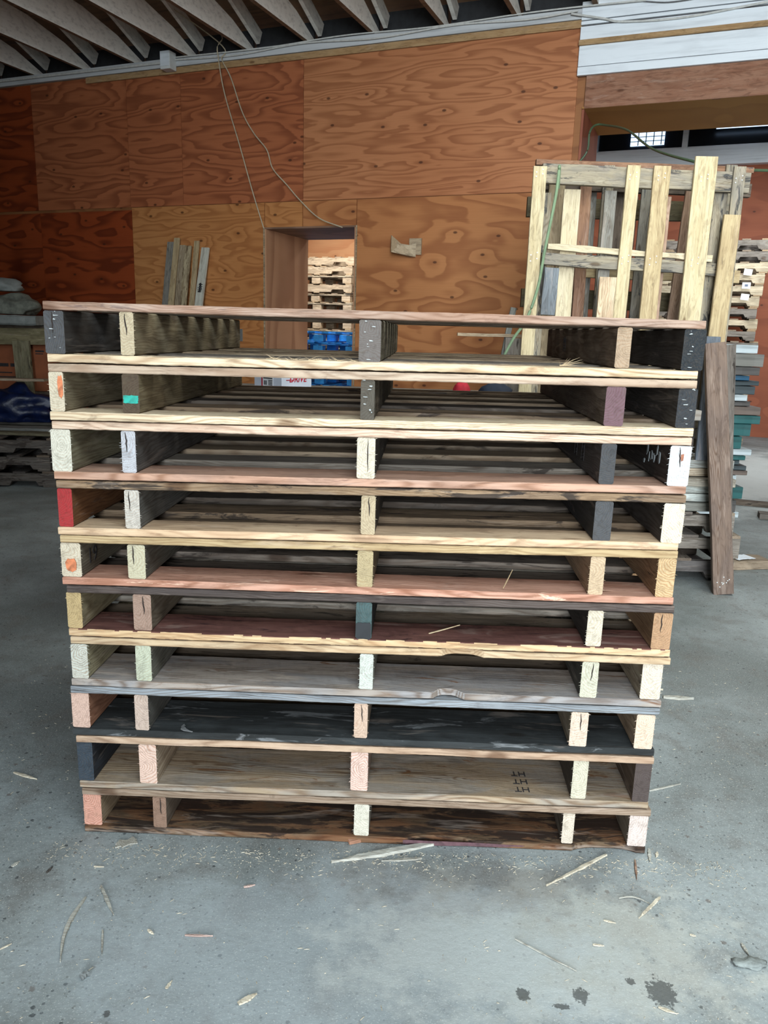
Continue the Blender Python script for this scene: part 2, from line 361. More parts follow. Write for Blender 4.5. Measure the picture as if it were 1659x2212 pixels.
    patch(0.42, 1.272, 0.016, 0.020, (30, 30, 30), 0.72, 110, 0.2, 0.85)
    patch(0.53, 1.31, 0.010, 0.010, (36, 35, 35), 0.72, 110, 0.2, 0.85)
    patch(0.375, 1.245, 0.018, 0.007, (34, 33, 33), 0.72, 110, 0.2, 0.85)
    patch(-0.495, 1.197, 0.007, 0.009, (44, 40, 36), 0.72, 110, 0.2, 0.85)
    nt.links.new(c, b.inputs['Base Color'])
    b.inputs['Roughness'].default_value = 0.62; b.inputs['Specular IOR Level'].default_value = 0.35
    bp = nt.nodes.new('ShaderNodeBump'); bp.inputs['Strength'].default_value = 0.35; bp.inputs['Distance'].default_value = 0.004
    nt.links.new(math_n(nt, 'ADD', fine, math_n(nt, 'MULTIPLY', mid, 0.6)), bp.inputs['Height']); nt.links.new(bp.outputs[0], b.inputs['Normal'])
    return m

# ------------------------------------------------------------------ the room
RZ = (0, 0, -WY)
fl = obj('floor', boxes([(-14, 14, -9, 16, -0.1, 0)]), concrete(), None, (0, 0, 0)); tag(fl, kind='structure')
D0, D1 = 6.78, 7.63
ply_core = plywood((150, 100, 62), (110, 66, 38), 0.4, 1.2, 6, 0.5, 0.5, 3)
core = obj('wall_back', boxes([(-10, -4.03, D0+0.012, D1, 0, 3.7), (-4.03, -3.07, D0+0.012, D1, 2.215, 3.7), (-3.07, -1.115, D0+0.012, D1, 0, 3.7), (-1.115, 4.2, D0+0.012, D1, 3.06, 3.7)]), ply_core, None, (0, 0, 0), RZ)
tag(core, kind='structure')
P_up = plywood((172, 102, 66), (122, 64, 38), 0.7, 3.6, 8, 0.7, 0.5, 1)
P_upr = plywood((184, 122, 82), (146, 88, 54), 0.55, 4.5, 9, 0.75, 0.5, 5)
P_low = plywood((184, 124, 78), (144, 86, 50), 0.8, 2.6, 6, 0.7, 0.8, 9)
P_lyel = plywood((192, 132, 80), (152, 92, 50), 0.9, 4.0, 8, 0.6, 1.0, 12)
P_red = plywood((150, 68, 32), (98, 38, 16), 0.7, 3.0, 6, 0.8, 0.6, 15)
for (s0, s1, z0, z1, m) in [(-10, -8.1, 2.44, 3.68, P_red), (-8.1, -6.85, 2.44, 3.68, P_red), (-6.85, -5.61, 2.44, 3.68, P_up), (-5.61, -4.96, 2.44, 3.68, P_up),
                            (-4.96, -3.62, 2.44, 3.68, P_up), (-3.62, -1.17, 2.44, 3.68, P_upr),
                            (-10, -8.1, 0, 2.415, P_red), (-8.1, -6.83, 0, 2.415, P_red), (-6.83, -5.6, 0, 2.415, P_red), (-5.6, -4.035, 0, 2.437, P_lyel),
                            (-4.03, -3.625, 2.205, 2.437, P_lyel), (-3.62, -3.07, 2.205, 2.437, P_low), (-3.065, -1.1, 0, 2.437, P_low)]:
    L = s1-s0-0.004; H = z1-z0-0.004
    o = obj('plywood_sheet', boxes([(-L/2, L/2, -0.006, 0.006, -H/2, H/2)]), m, core, ((s0+s1)/2, D0+0.006, (z0+z1)/2)); tag(o, kind='structure')
dj = plywood((190, 146, 114), (150, 106, 80), 0.25, 3.5, 5, 0.6, 0.7, 21, axis='zx')
dh = plywood((140, 110, 92), (100, 78, 64), 0.5, 4.0, 5, 0.6, 0.3, 22)
d1 = obj('door_1', boxes([(-4.03, -4.015, D0-0.004, D1+0.01, 0, 2.2), (-3.085, -3.07, D0-0.004, D1+0.01, 0, 2.2)]), dj, None, (0, 0, 0), RZ); tag(d1, kind='structure')
o = obj('header', boxes([(-4.03, -3.07, D0-0.004, D1+0.01, 2.198, 2.214)]), dh, d1); tag(o, kind='structure')
edge = wood((190, 160, 120), stain_amt=0.05)
o = obj('edge_strip', boxes([(-4.045, -4.028, D0-0.008, D0+0.0, 0, 2.215), (-3.07, -3.058, D0-0.008, D0, 0, 2.215)]), edge, d1); tag(o, kind='structure')
# big opening at the right
beam_m = wood((172, 116, 86), (150, 92, 64), (90, 44, 30), 0.10, ring=0.45)
jm = plywood((150, 88, 66), (118, 62, 46), 0.3, 4, 5, 0.5, 0.2, 31, axis='zx')
d2 = obj('door_2', boxes([(-1.118, -1.1, D0-0.002, D1+0.01, 0, 3.045)]), jm, None, (0, 0, 0), RZ); tag(d2, kind='structure')
o = obj('lintel_beam', plank(5.3, 0.235, 0.03, 3, 0.0006, 0.0, chamf=0.003), beam_m, d2, (1.55, D0-0.01, 3.163), (math.pi/2, 0, 0)); tag(o, kind='structure')
sof = plywood((168, 122, 64), (138, 92, 44), 0.5, 0.6, 3, 0.4, 0.9, 33)
o = obj('soffit', boxes([(-1.115, 4.2, D0-0.02, D1+0.01, 3.045, 3.059)]), sof, d2); tag(o, kind='structure')
white = painted_wood((226, 232, 238), (165, 170, 176), amt=0.45)
whited = painted_wood((196, 198, 200), (120, 122, 124), amt=0.5)
fas = obj('trim_1', boxes([(-1.172, 4.2, D0-0.045, D0-0.012, 3.282, 3.342)], bevel=0.003), white, None, (0, 0, 0), RZ); tag(fas, kind='structure')
for z0, z1 in ((3.347, 3.492), (3.50, 3.628), (3.640, 3.665), (3.672, 3.80)):
    o = obj('fascia_board', boxes([(-1.172, 4.2, D0-0.04, D0-0.008, z0, z1)], bevel=0.003), white, fas); tag(o, kind='structure')
yel = wood((196, 152, 96), (176, 130, 78), (120, 80, 40), 0.08, ring=0.3)
o = obj('batten', plank(5.37, 0.038, 0.02, 8, 0.0006, 0.0), yel, fas, (1.51, D0-0.048, 3.512), (math.pi/2, 0, 0)); tag(o, kind='structure')
tr2 = obj('trim_2', plank(4.92, 0.055, 0.02, 9, 0.0006, 0.0), yel, None, tuple(wpt(-3.63, D0-0.012, 3.655)), (math.pi/2, 0, -WY)); tag(tr2, kind='structure')
tr3 = obj('trim_3', boxes([(-10, -1.1, D0-0.03, D0+0.2, 3.686, 3.762)], bevel=0.004), whited, None, (0, 0, 0), RZ); tag(tr3, kind='structure')
# roof: deck boards, joists and rafters
deck_m = painted_wood((176, 142, 112), (96, 84, 76), amt=0.7)
SL = 0.42
ceil = obj('ceiling', me_from([(-10, D1, 3.98), (4.2, D1, 3.98), (4.2, -6, 3.98+SL*13.6), (-10, -6, 3.98+SL*13.6), (-10, D1, 4.0), (4.2, D1, 4.0), (4.2, -6, 4.02+SL*13.6), (-10, -6, 4.02+SL*13.6)],
           [(0,1,2,3),(4,7,6,5),(0,4,5,1),(2,6,7,3)]), deck_m, None, (0, 0, 0), RZ); tag(ceil, kind='structure')
jst = painted_wood((238, 234, 226), (140, 134, 128), amt=0.5); jbot = wood((150, 112, 78), stain_amt=0.1)
js = [-8.7, -8.06, -7.42, -6.78, -6.14, -5.495, -4.852, -4.22, -3.58, -2.944, -2.317, -1.70, -1.07, -0.44, 0.19, 0.82, 1.45, 2.1]
for i, s in enumerate(js):
    v, fcs = [], []
    prof = [(D0+0.12, 3.765), (D0+0.12, 3.80), (D0-0.25, 3.93), (D0-0.7, 4.02), (D0-1.3, 4.06), (D0-9.35, 4.06), (D0-9.35, 3.765)]
    for dx in (-0.02, 0.02):
        for (d, z) in prof: v.append((dx, d, z))
    n = len(prof)
    fcs = [tuple(range(n)), tuple(range(n, 2*n))[::-1]] + [(k, k+n, (k+1) % n+n, (k+1) % n) for k in range(n)]
    me = me_from(v, fcs); bm = bmesh.new(); bm.from_mesh(me); bmesh.ops.recalc_face_normals(bm, faces=bm.faces[:]); bm.to_mesh(me); bm.free()
    o = obj('joist', me, [jst, jbot], ceil, (s, 0, 0)); tag(o, kind='structure')
    for q in o.data.polygons:
        if q.normal.z < -0.9: q.material_index = 1
    # rafter rising beside it
    me2 = boxes([(-0.018, 0.018, -0.02, 9.0, -0.06, 0.06)])
    o = obj('rafter', me2, jst, ceil, (s+0.07, D0+0.1, 3.90), (math.atan(SL), 0, math.pi)); tag(o, kind='structure')
    if i < len(js)-1:
        o = obj('blocking', boxes([(0.0, js[i+1]-s-0.04, -0.015, 0.015, -0.1, 0.11)]), plain('dark_block', (48, 50, 54)), ceil, (s+0.02, D0+0.17, 3.872)); tag(o, kind='structure')
lw = obj('wall_left', boxes([(-10.1, -10, -6, D1, 0, 9.6)]), P_red, None, (0, 0, 0), RZ); tag(lw, kind='structure')
gray = plain('grey_wall', (120, 116, 108), 0.8)
rw = obj('wall_right', boxes([(8.0, 8.1, -6, 12.3, 0, 9.6), (4.2, 8.1, D0, D1, 0, 9.6)]), gray, None, (0, 0, 0), RZ); tag(rw, kind='structure')
rr = obj('wall_rear_blocker', boxes([(-13, -0.9, -2.7, -2.6, 0, 9.8), (3.7, 13, -2.7, -2.6, 0, 9.8), (-0.9, 3.7, -2.7, -2.6, 3.7, 9.8)]), gray); tag(rr, kind='structure')  # unseen wall, opening shaped to keep the plywood wall's left end dim
# far room
DF = 11.9
P_far = plywood((226, 168, 122), (204, 134, 90), 0.5, 1.6, 4.5, 0.5, 1.0, 41)
P_farr = plywood((150, 84, 56), (120, 60, 38), 0.5, 1.6, 4.5, 0.5, 1.0, 43)
fw = obj('wall_far', boxes([(-10, -3.5, DF, DF+0.1, 0, 3.5)]), P_far, None, (0, 0, 0), RZ); tag(fw, kind='structure')
o = obj('plywood_sheet', boxes([(-3.5, 8, DF, DF+0.1, 0, 3.56)]), P_farr, fw); tag(o, kind='structure')
tr4 = obj('trim_4', boxes([(-10, 8, DF-0.12, DF+0.02, 3.56, 3.80)], bevel=0.006), white, None, (0, 0, 0), RZ); tag(tr4, kind='structure')
blk = plain('black_sheeting', (22, 26, 32), 0.25, 0.1, 3)
o = obj('ceiling_far', boxes([(-10, 8, DF-0.02, DF+0.1, 3.8, 4.6)]), blk, None, (0, 0, 0), RZ); tag(o, kind='structure'); cf = o
o = obj('deck', boxes([(-10, 8, D1, DF+0.1, 4.5, 4.6)]), plain('dark_deck', (60, 58, 58)), cf); tag(o, kind='structure')
for s in (-1.72, -0.55, 0.75, 2.0):
    o = obj('stud', boxes([(s-0.035, s+0.035, DF-0.16, DF-0.02, 3.78, 4.5)], bevel=0.004), white, cf); tag(o, kind='structure')
glow = plain('reflection_glow', (200, 225, 250), 0.4, 0.0, emit=(190, 220, 255), es=2.2)
refl = obj('reflection_panel', boxes([(-1.26, -0.82, DF-0.05, DF-0.03, 3.86, 4.06)]), glow, None, (0, 0, 0), RZ); tag(refl, kind='structure')
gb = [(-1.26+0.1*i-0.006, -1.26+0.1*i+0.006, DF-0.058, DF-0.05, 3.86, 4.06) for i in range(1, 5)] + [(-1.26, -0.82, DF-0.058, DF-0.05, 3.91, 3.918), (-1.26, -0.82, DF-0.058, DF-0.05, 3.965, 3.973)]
o = obj('reflection_grid', boxes(gb), plain('grid_bar', (70, 84, 96)), refl); tag(o, kind='structure')
gleam = obj('reflection_streak', tube([(-0.3, 0, 0), (0.35, 0, 0)], 0.012, 10), plain('tube_glow', (210, 230, 250), 0.4, 0, emit=(190, 220, 255), es=2.0), None, tuple(wpt(0.12, DF-0.2, 3.99)), RZ)  # glowing tube and its backing added for a streak of reflected light
tag(gleam, 'thin glowing tube standing in for a reflected streak high in the far room', 'gleam')
backing = obj('streak_backing', boxes([(-0.33, 0.38, -0.03, 0.03, 0.012, 0.06)], bevel=0.004), whited, gleam)


# ------------------------------------------------------------------ the main stack of ten pallets
SA = Vector((-0.7422, 1.7299, 0)); ST = Vector((0.9999, -0.01407, 0)); SNn = Vector((0.01407, 0.9999, 0)); SR = math.radians(-0.806)
XC = 0.709; PD = 1.0
weath = [wood((150, 128, 104), (112, 100, 88), stain_amt=0.35), wood((128, 118, 106), (92, 86, 80), stain_amt=0.35), wood((164, 140, 108), (124, 104, 82), stain_amt=0.3),
         wood((138, 112, 84), (96, 78, 60), stain_amt=0.4), wood((172, 146, 116), (140, 120, 98), stain_amt=0.25), wood((112, 98, 86), (82, 74, 68), stain_amt=0.4)]
def rings_end(side, end, alt=None, **k): return wood(side, alt or tuple(int(v*0.75) for v in side), end=end, **k)
def chunk(t0, t1, dy, side=0):
    def fn(t, l, r_):
        if t0 <= t <= t1: l += dy*(1-abs((t-(t0+t1)/2)/((t1-t0)/2))**4)
        return l, r_
    return fn
def chips(lst):
    def fn(t, l, r_):
        for t0, t1, dy in lst:
            if t0 <= t <= t1: l += dy*(1-abs((t-(t0+t1)/2)/((t1-t0)/2))**3)
        return l, r_
    return fn
# per pallet: base z left/right, stringer height, board thicknesses, ends of the front boards, stringers (x, width), colours
# tp / bt = front deck board / front bottom board: (s0, s1, width, material, notch)
W = wood
PAL = [
 dict(z=(0.0, 0.0), zt=(0.1265, 0.1265), bw=0.235, tw=0.12, e=(0.0, 1.431, 0.002, 1.433), nb=3,
      top=W((158, 132, 108), (120, 96, 76), stain_amt=0.2), bot=W((112, 86, 60), (128, 84, 52), (36, 27, 24), 0.58, ring=1.0, alt_amt=1.0), bnotch=chips([(0.575, 0.70, 0.016), (0.87, 0.985, 0.016)]),
      st=[(.022, .046, (170,140,104), (236,172,150)), (.194, .034, (140,118,98), (158,124,104)), (.709, .038, (190,184,168), (226,222,204)), (.232+1.0, .029, (120,108,92), (228,214,194)), (1.408, .046, (150,132,110), (234,216,208))],
      name='bottom pallet of the tall stack, on the concrete with a dark knotty lowest board'),
 dict(z=(0.1275, 0.1275), zt=(0.272, 0.272), bw=0.185, tw=0.10, e=(-0.004, 1.425, -0.005, 1.424), nb=4,
      top=W((200, 164, 132), (166, 132, 104), (110, 92, 80), 0.12), bot=W((168, 142, 110), (150, 142, 132), (110, 72, 40), 0.30, ring=0.9, alt_amt=0.8), bnotch=None,
      st=[(.012, .039, (50,54,62), (56,70,84)), (.17, .044, (196,168,136), (244,210,192)), (.70, .043, (190,160,140), (242,208,194)), (1.25, .037, (90,78,66), (218,212,188)), (1.404, .040, (120,96,76), (86,74,72))],
      name='second pallet up from the floor, with dark blue-black left runner end and stamped lower board'),
 dict(z=(0.2735, 0.2745), zt=(0.4055, 0.4035), bw=0.17, tw=0.13, e=(-0.012, 1.422, -0.011, 1.424), nb=4,
      top=W((142, 150, 158), (112, 118, 126), (70, 70, 74), 0.2, ring=0.7), bot=W((42, 45, 46), (58, 62, 64), (116, 118, 120), 0.30, ring=0.2), bnotch=None,
      st=[(.008, .044, (176,110,76), (228,190,172)), (.16, .034, (112,108,100), (214,190,174)), (.701, .033, (190,160,130), (222,190,166)), (1.235, .042, (160,140,110), (236,212,190)), (1.395, .044, (196,160,124), (240,214,188))],
      name='third pallet up from the floor, grey-blue deck edge over a nearly black lower board'),
 dict(z=(0.4065, 0.4050), zt=(0.535, 0.536), bw=0.16, tw=0.09, e=(-0.007, 1.427, -0.003, 1.434), nb=4,
      top=W((208, 176, 134), (180, 140, 96), (120, 88, 62), 0.14), bot=W((166, 152, 140), (146, 144, 146), (112, 78, 54), 0.26, ring=0.9, alt_amt=0.8), bnotch=chips([(0.615, 0.665, 0.022)]), tnotch=chips([(0.62, 0.69, 0.02)]),
      st=[(.014, .041, (170,156,116), (214,216,204)), (.17, .038, (120,116,104), (206,212,186)), (.711, .033, (170,168,150), (216,222,212)), (1.249, .040, (92,90,82), (214,212,188)), (1.398, .048, (178,158,128), (232,220,200))],
      name='fourth pallet up from the floor, wide grey lower board with a knot notch'),
 dict(z=(0.5362, 0.5370), zt=(0.665, 0.666), bw=0.12, tw=0.09, e=(-0.006, 1.431, -0.005, 1.430), nb=5,
      top=W((92, 78, 72), (66, 58, 58), (48, 42, 44), 0.3), bot=W((126, 74, 62), (92, 50, 46), (58, 36, 36), 0.35, ring=0.2), bedge=W((222, 186, 134), (200, 150, 100), stain_amt=0.1), bnotch=None,
      st=[(.009, .036, (160,140,100), (204,176,122)), (.172, .044, (130,112,90), (178,146,128)), (.702, .038, (60,58,56), (74,102,104)), (1.25, .036, (70,62,56), (226,214,190)), (1.408, .044, (186,138,92), (196,152,112))],
      name='fifth pallet up from the floor, dark deck edge and red-brown barky lower board'),
 dict(z=(0.6662, 0.6672), zt=(0.787, 0.799), bw=0.11, tw=0.09, e=(-0.014, 1.425, -0.011, 1.423), nb=5,
      top=W((196, 164, 112), (160, 128, 84), (104, 84, 62), 0.2), bot=W((212, 150, 122), (188, 120, 92), (232, 196, 172), 0.3, ring=0.8), bnotch=None,
      st=[(.009, .048, (120,108,88), (228,214,188)), (.164, .042, (120,112,98), (214,206,174)), (.702, .037, (150,130,96), (196,176,132)), (1.243, .034, (186,148,110), (214,186,150)), (1.403, .041, (178,130,88), (222,188,138))],
      name='sixth pallet from the floor, salmon lower board, orange knot in left runner'),
 dict(z=(0.7880, 0.8000), zt=(0.9175, 0.9310), bw=0.095, tw=0.10, e=(-0.014, 1.422, -0.013, 1.425), nb=6,
      top=W((158, 124, 88), (112, 90, 72), (36, 32, 32), 0.42), bot=W((226, 186, 142), (206, 164, 124), (176, 104, 72), 0.12, ring=0.4), bnotch=None,
      st=[(.003, .034, (140,84,42), (190,48,52)), (.16, .035, (112,108,102), (216,208,196)), (.706, .033, (90,78,66), (206,186,150)), (1.245, .041, (62,60,60), (82,84,88)), (1.404, .047, (84,74,68), (238,226,202))],
      name='seventh pallet up from the floor, with a red-painted left runner end'),
 dict(z=(0.9195, 0.9325), zt=(1.054, 1.062), bw=0.12, tw=0.10, e=(-0.016, 1.423, -0.014, 1.422), nb=6,
      top=W((226, 192, 162), (204, 160, 132), (150, 100, 84), 0.12), bot=W((204, 150, 120), (158, 122, 104), (120, 90, 80), 0.24, ring=0.8), bnotch=None,
      st=[(.003, .046, (140,130,98), (230,226,208)), (.157, .033, (100,94,90), (204,206,214)), (.698, .041, (90,84,76), (230,220,196)), (1.243, .034, (84,78,76), (74,76,80)), (1.403, .047, (70,60,56), (224,228,232))],
      name='eighth pallet up from the floor, with orange-pink lower board and whitish outer runner ends'),
 dict(z=(1.0560, 1.0640), zt=(1.1815, 1.1880), bw=0.10, tw=0.10, e=(-0.014, 1.422, -0.013, 1.420), nb=6,
      top=W((194, 166, 138), (168, 136, 110), (120, 96, 82), 0.16), bot=W((230, 204, 164), (206, 178, 140), (140, 116, 90), 0.14, ring=0.7), bnotch=None,
      st=[(.002, .034, (150,134,100), (226,212,184)), (.168, .038, (150,130,92), (90,74,58)), (.698, .031, (96,86,70), (92,86,76)), (1.246, .043, (118,102,88), (122, 90, 98)), (1.404, .041, (84,78,74), (52,56,62))],
      name='second pallet from the top of the stack, teal and purple paint on two runner ends'),
 dict(z=(1.1838, 1.1903), zt=(1.3150, 1.3160), bw=0.075, tw=0.10, e=(-0.013, 1.420, -0.014, 1.422), nb=6,
      top=W((178, 144, 122), (150, 104, 78), (110, 90, 84), 0.26), bot=W((228, 200, 160), (206, 170, 122), (130, 104, 84), 0.14, ring=0.8), bnotch=None,
      st=[(.005, .045, (70,64,60), (82,84,88)), (.166, .031, (150,132,98), (206,188,154)), (.70, .048, (120,112,90), (116,108,104)), (1.253, .032, (124,104,86), (186,158,128)), (1.405, .047, (70,62,58), (40,46,52))],
      name='topmost pallet of the tall stack, its open slots showing the plywood wall behind'),
]
paint_teal = plain('teal_paint', (20, 158, 142), 0.5, 0.15, 60); paint_w = plain('white_paint', (170, 174, 174), 0.6, 0.1, 60)
ink = plain('stamp_ink', (44, 40, 42), 0.8, 0.2, 90); rust = plain('rusty_nail', (84, 58, 46), 0.6, 0.2, 90)
knot_or = plain('orange_knot', (206, 124, 84), 0.8, 0.2, 60); crackm = plain('check_dark', (38, 28, 24), 0.9, 0.0)
def patch_mesh(wd, ht, seed, n=18, jit=0.22, th=0.0006, sqe=0.55):
    """irregular thin paint mark in the YZ plane, facing -X"""
    rng = random.Random(seed); v = []; 
    for sx_ in (-th, th):
        rg = random.Random(seed)
        for k in range(n):
            a = 6.283*k/n; q = 1+rg.uniform(-jit, jit); c_, s_ = math.cos(a), math.sin(a)
            sq = 1/max(abs(c_), abs(s_))**sqe
            v.append((sx_, wd/2*c_*q*sq, ht/2*s_*q*sq))
    f = [tuple(range(n)), tuple(range(n, 2*n))[::-1]] + [(k, k+n, (k+1) % n+n, (k+1) % n) for k in range(n)]
    me = me_from(v, f); bm = bmesh.new(); bm.from_mesh(me); bmesh.ops.recalc_face_normals(bm, faces=bm.faces[:]); bm.to_mesh(me); bm.free(); return me
def crack_mesh(h, seed, wd=0.0016):
    rng = random.Random(seed); n = 7; L_, R_ = [], []; y = 0
    for i in range(n+1):
        z = -h/2+h*i/n; y += rng.uniform(-0.0015, 0.0015); ww = wd*(0.3+math.sin(3.14*i/n))
        L_.append((0, y-ww/2, z)); R_.append((0, y+ww/2, z))
    v = [(-0.0005, a[1], a[2]) for a in L_+R_] + [(0.0005, a[1], a[2]) for a in L_+R_]
    m = n+1; fs = []
    for i in range(n): fs += [(i, i+1, m+i+1, m+i)]
    for i in range(n): fs += [(2*m+i, 3*m+i, 3*m+i+1, 2*m+i+1)]
    return me_from(v, fs)
rng = random.Random(5)
pallets = []
for k, d in enumerate(PAL):
    zl, zr = d['z']; tl, tr_ = d['zt']; zb = min(zl, zr)
    base = SA + ST*XC + SNn*(PD/2); base.z = zb
    root = empty('pallet', base, (0, 0, SR)); pallets.append(root)
    tag(root, d['name'], 'pallet', 'pallets of the tall stack in front')
    tb, tt = 0.0178, 0.0186
    s0, s1 = d['e'][0]-XC, d['e'][1]-XC; u0, u1 = d['e'][2]-XC, d['e'][3]-XC
    zof = lambda s, a, b: a + (b-a)*((s+XC)/1.42) - zb
    bt = math.atan2(zr-zl, 1.42); ttilt = math.atan2(tr_-tl, 1.42)
    # lower boards, front to back
    nb = d['nb']; y = -0.5; widths = [d['bw']] + [rng.choice((0.088, 0.095, 0.10)) for _ in range(nb-1)]
    gap = (PD - sum(widths))/(nb-1)
    for j, wd in enumerate(widths):
        m = d['bot'] if j == 0 else rng.choice(weath)
        L = (s1-s0) if j == 0 else 1.43+rng.uniform(-0.008, 0.004)
        xc = (s0+s1)/2 if j == 0 else rng.uniform(-0.003, 0.003)
        me = plank(L, wd, tb, k*50+j, 0.003 if (j == 0 and k in (8, 9, 4)) else 0.0016, 0.0004, notch=d.get('bnotch') if j == 0 else None, nx=130 if j == 0 else 22)
        o = obj('bottom_board', me, m, root, (xc, y+wd/2, zof(xc, zl, zr)+tb/2+0.0004), (0, -bt, 0))
        if j == 0 and 'bedge' in d:
            o.data.materials.append(d['bedge'])
            for q in o.data.polygons:
                if q.normal.y < -0.7: q.material_index = 1
        if j == 0:
            front_bottom = o
            if k == 0:
                pm = [plain('purple_stain', (96, 66, 72), 0.7, 0.2, 40), plain('split_face', (172, 160, 152), 0.8, 0.15, 50)]
                st_ = obj('paint_smear', patch_mesh(0.012, 0.36, 4, 30, 0.2), pm[0], o, (0.205, -0.5*wd-0.0022+0.002, -0.001), (0, 0, math.pi/2)); st_.rotation_euler = (math.pi/2, 0, math.pi/2)
        y += wd+gap
    # stringers
    for j, (sx_, wd, side, end) in enumerate(d['st']):
        xs = sx_-XC; z0 = zof(xs, zl, zr)+tb+0.0004; z1 = zof(xs, tl, tr_)-tt-0.0006; hh = z1-z0-0.0006
        m = rings_end(side, end, end_ring=0.75 if (k, j) in ((0, 0), (1, 1), (1, 2), (5, 4), (3, 0)) else 0.4, stain_amt=0.2, seed=k*0.1+j*0.013)
        me = plank(0.985, hh, wd, k*50+20+j, 0.001, 0.0004, nx=20, fuzz=0, chamf=0.003)
        # width of the helper runs along Z here: turn the section upright, end grain towards the viewer
        bm = bmesh.new(); bm.from_mesh(me)
        bmesh.ops.rotate(bm, verts=bm.verts, matrix=Matrix.Rotation(math.pi/2, 3, 'X')); 
        # ragged saw fuzz at the near edge of pale ends
        if sum(end) > 480:
            for q in range(16):
                zz = rng.uniform(-hh/2, hh/2)*0.95; sg = rng.choice((-1, -1, 1)) if j < 2 else rng.choice((-1, 1, 1)); ln = rng.uniform(0.001, 0.006)
                vs = [bm.verts.new(c) for c in ((-0.4920, sg*wd*0.46, zz-0.0007), (-0.4920, sg*wd*0.46, zz+0.0007), (-0.488, sg*wd*0.46, zz), (-0.4935, sg*(wd/2+ln), zz+rng.uniform(-0.003, 0.002)))]
                for a in ((0, 1, 3), (1, 2, 3), (2, 0, 3), (0, 2, 1)): bm.faces.new([vs[b] for b in a])
        bmesh.ops.recalc_face_normals(bm, faces=bm.faces[:]); bm.to_mesh(me); bm.free()
        sk = math.radians(-1.9); hl = 0.985/2
        lean = {(2, 1): 0.10, (2, 2): 0.03, (7, 2): -0.05, (0, 1): -0.05, (0, 2): -0.02}.get((k, j), rng.uniform(-0.012, 0.012))
        yf = -0.496
        o = obj('stringer', me, m, root, (xs+hl*math.sin(-sk), yf+hl, z0+hh/2+0.0003))
        o.rotation_euler = (Matrix.Rotation(sk, 3, 'Z') @ Matrix.Rotation(-lean*0.0, 3, 'Y') @ Matrix.Rotation(math.pi/2, 3, 'Z')).to_euler()
        xf = -0.4945
        if (k, j) == (8, 1): q = obj('paint_mark', patch_mesh(wd*0.9, 0.018, 3, 26, 0.08, sqe=0.9), paint_teal, o, (xf, 0, -0.012)); q['label'] = 'teal paint patch'
        if (k, j) in ((5, 0),): q = obj('knot', patch_mesh(0.026, 0.032, 8, jit=0.1), knot_or, o, (xf, 0, -0.012)); q['label'] = 'orange knot in the end grain'
        if (k, j) == (8, 0): q = obj('knot', patch_mesh(0.012, 0.05, 8, jit=0.1), knot_or, o, (xf, -0.009, 0.012)); q['label'] = 'orange knot in the end grain'
        if (k, j) == (6, 0):
            pass
        if (k, j) == (4, 2): q = obj('dark_end', patch_mesh(wd*0.95, 0.042, 5, 28, jit=0.02, sqe=1.0), plain('black_end', (32, 34, 38)), o, (xf, 0, -0.026)); q['label'] = 'black lower half of the runner end'
        if (k, j) in ((9, 0), (9, 4), (8, 2), (9, 2), (8, 4)):
            for z_ in (0.036, 0.031, 0.024, 0.010, -0.004, -0.018, -0.030):
                obj('paint_fleck', patch_mesh(rng.uniform(0.002, 0.010), rng.uniform(0.0008, 0.003), k+j+int(z_*1000), 9, 0.45), paint_w, o, (xf, rng.uniform(-0.012, 0.012), z_+rng.uniform(-0.01, 0.01)))
        if (k, j) in ((9, 0), (9, 1), (6, 1), (5, 1), (7, 2), (4, 1), (3, 3), (2, 3), (2, 2), (0, 1), (7, 4), (6, 2), (4, 4), (7, 1)):
            h2 = 0.045 if (k, j) != (7, 2) else 0.075
            obj('split', crack_mesh(h2, k*9+j, 0.002), crackm, o, (xf, rng.uniform(-0.006, 0.006), hh/2-h2/2-0.003))
        if (k, j) == (7, 4):
            for y_ in (0.0, ): obj('paint_mark', patch_mesh(0.006, 0.018, 12, jit=0.3), plain('rust_streak', (150, 92, 66)), o, (xf, -0.004, 0.02))
        if (k, j) == (5, 0):
            t_ = obj('stamp', text_mesh('61', 0.055), ink, o, (-0.43, -wd/2-0.0008, 0.0), (math.pi/2, 0, 0)); t_['label'] = 'black stencilled number 61'
            t_.rotation_euler = (math.pi/2, math.pi, 0)
        if (k, j) in ((7, 3), (9, 3)):
            for q_ in range(2 if k == 7 else 1):
                xx = (-0.30+0.09*q_) if k == 7 else 0.15
                fr = boxes([(-0.017, 0.017, -0.022, -0.0205, -0.0005, 0.0005), (-0.017, 0.017, 0.0205, 0.022, -0.0005, 0.0005), (-0.017, -0.0155, -0.022, 0.022, -0.0005, 0.0005), (0.0155, 0.017, -0.022, 0.022, -0.0005, 0.0005),
                            (-0.010, 0.010, 0.004, 0.007, -0.0005, 0.0005), (-0.010, -0.007, 0.007, 0.016, -0.0005, 0.0005), (0.004, 0.007, 0.007, 0.016, -0.0005, 0.0005), (-0.01, 0.008, -0.006, -0.003, -0.0005, 0.0005), (-0.008, 0.011, -0.014, -0.011, -0.0005, 0.0005)])
                t_ = obj('stamp', fr, ink, o, (xx, wd/2+0.0009, 0.0), (math.pi/2, 0, 0)); t_['label'] = 'black square inspection stamp'
        if (k, j) == (7, 4):
            for q_ in range(7):
                pm_ = patch_mesh(rng.uniform(0.004, 0.012), rng.uniform(0.01, 0.03), q_, 11, 0.45)
                pq = obj('paint_smear', pm_, plain('pale_scuff', (150, 158, 162)), o, (-0.42+0.02*q_, wd/2+0.0006, rng.uniform(-0.02, 0.02)), (0, 0, math.pi/2))
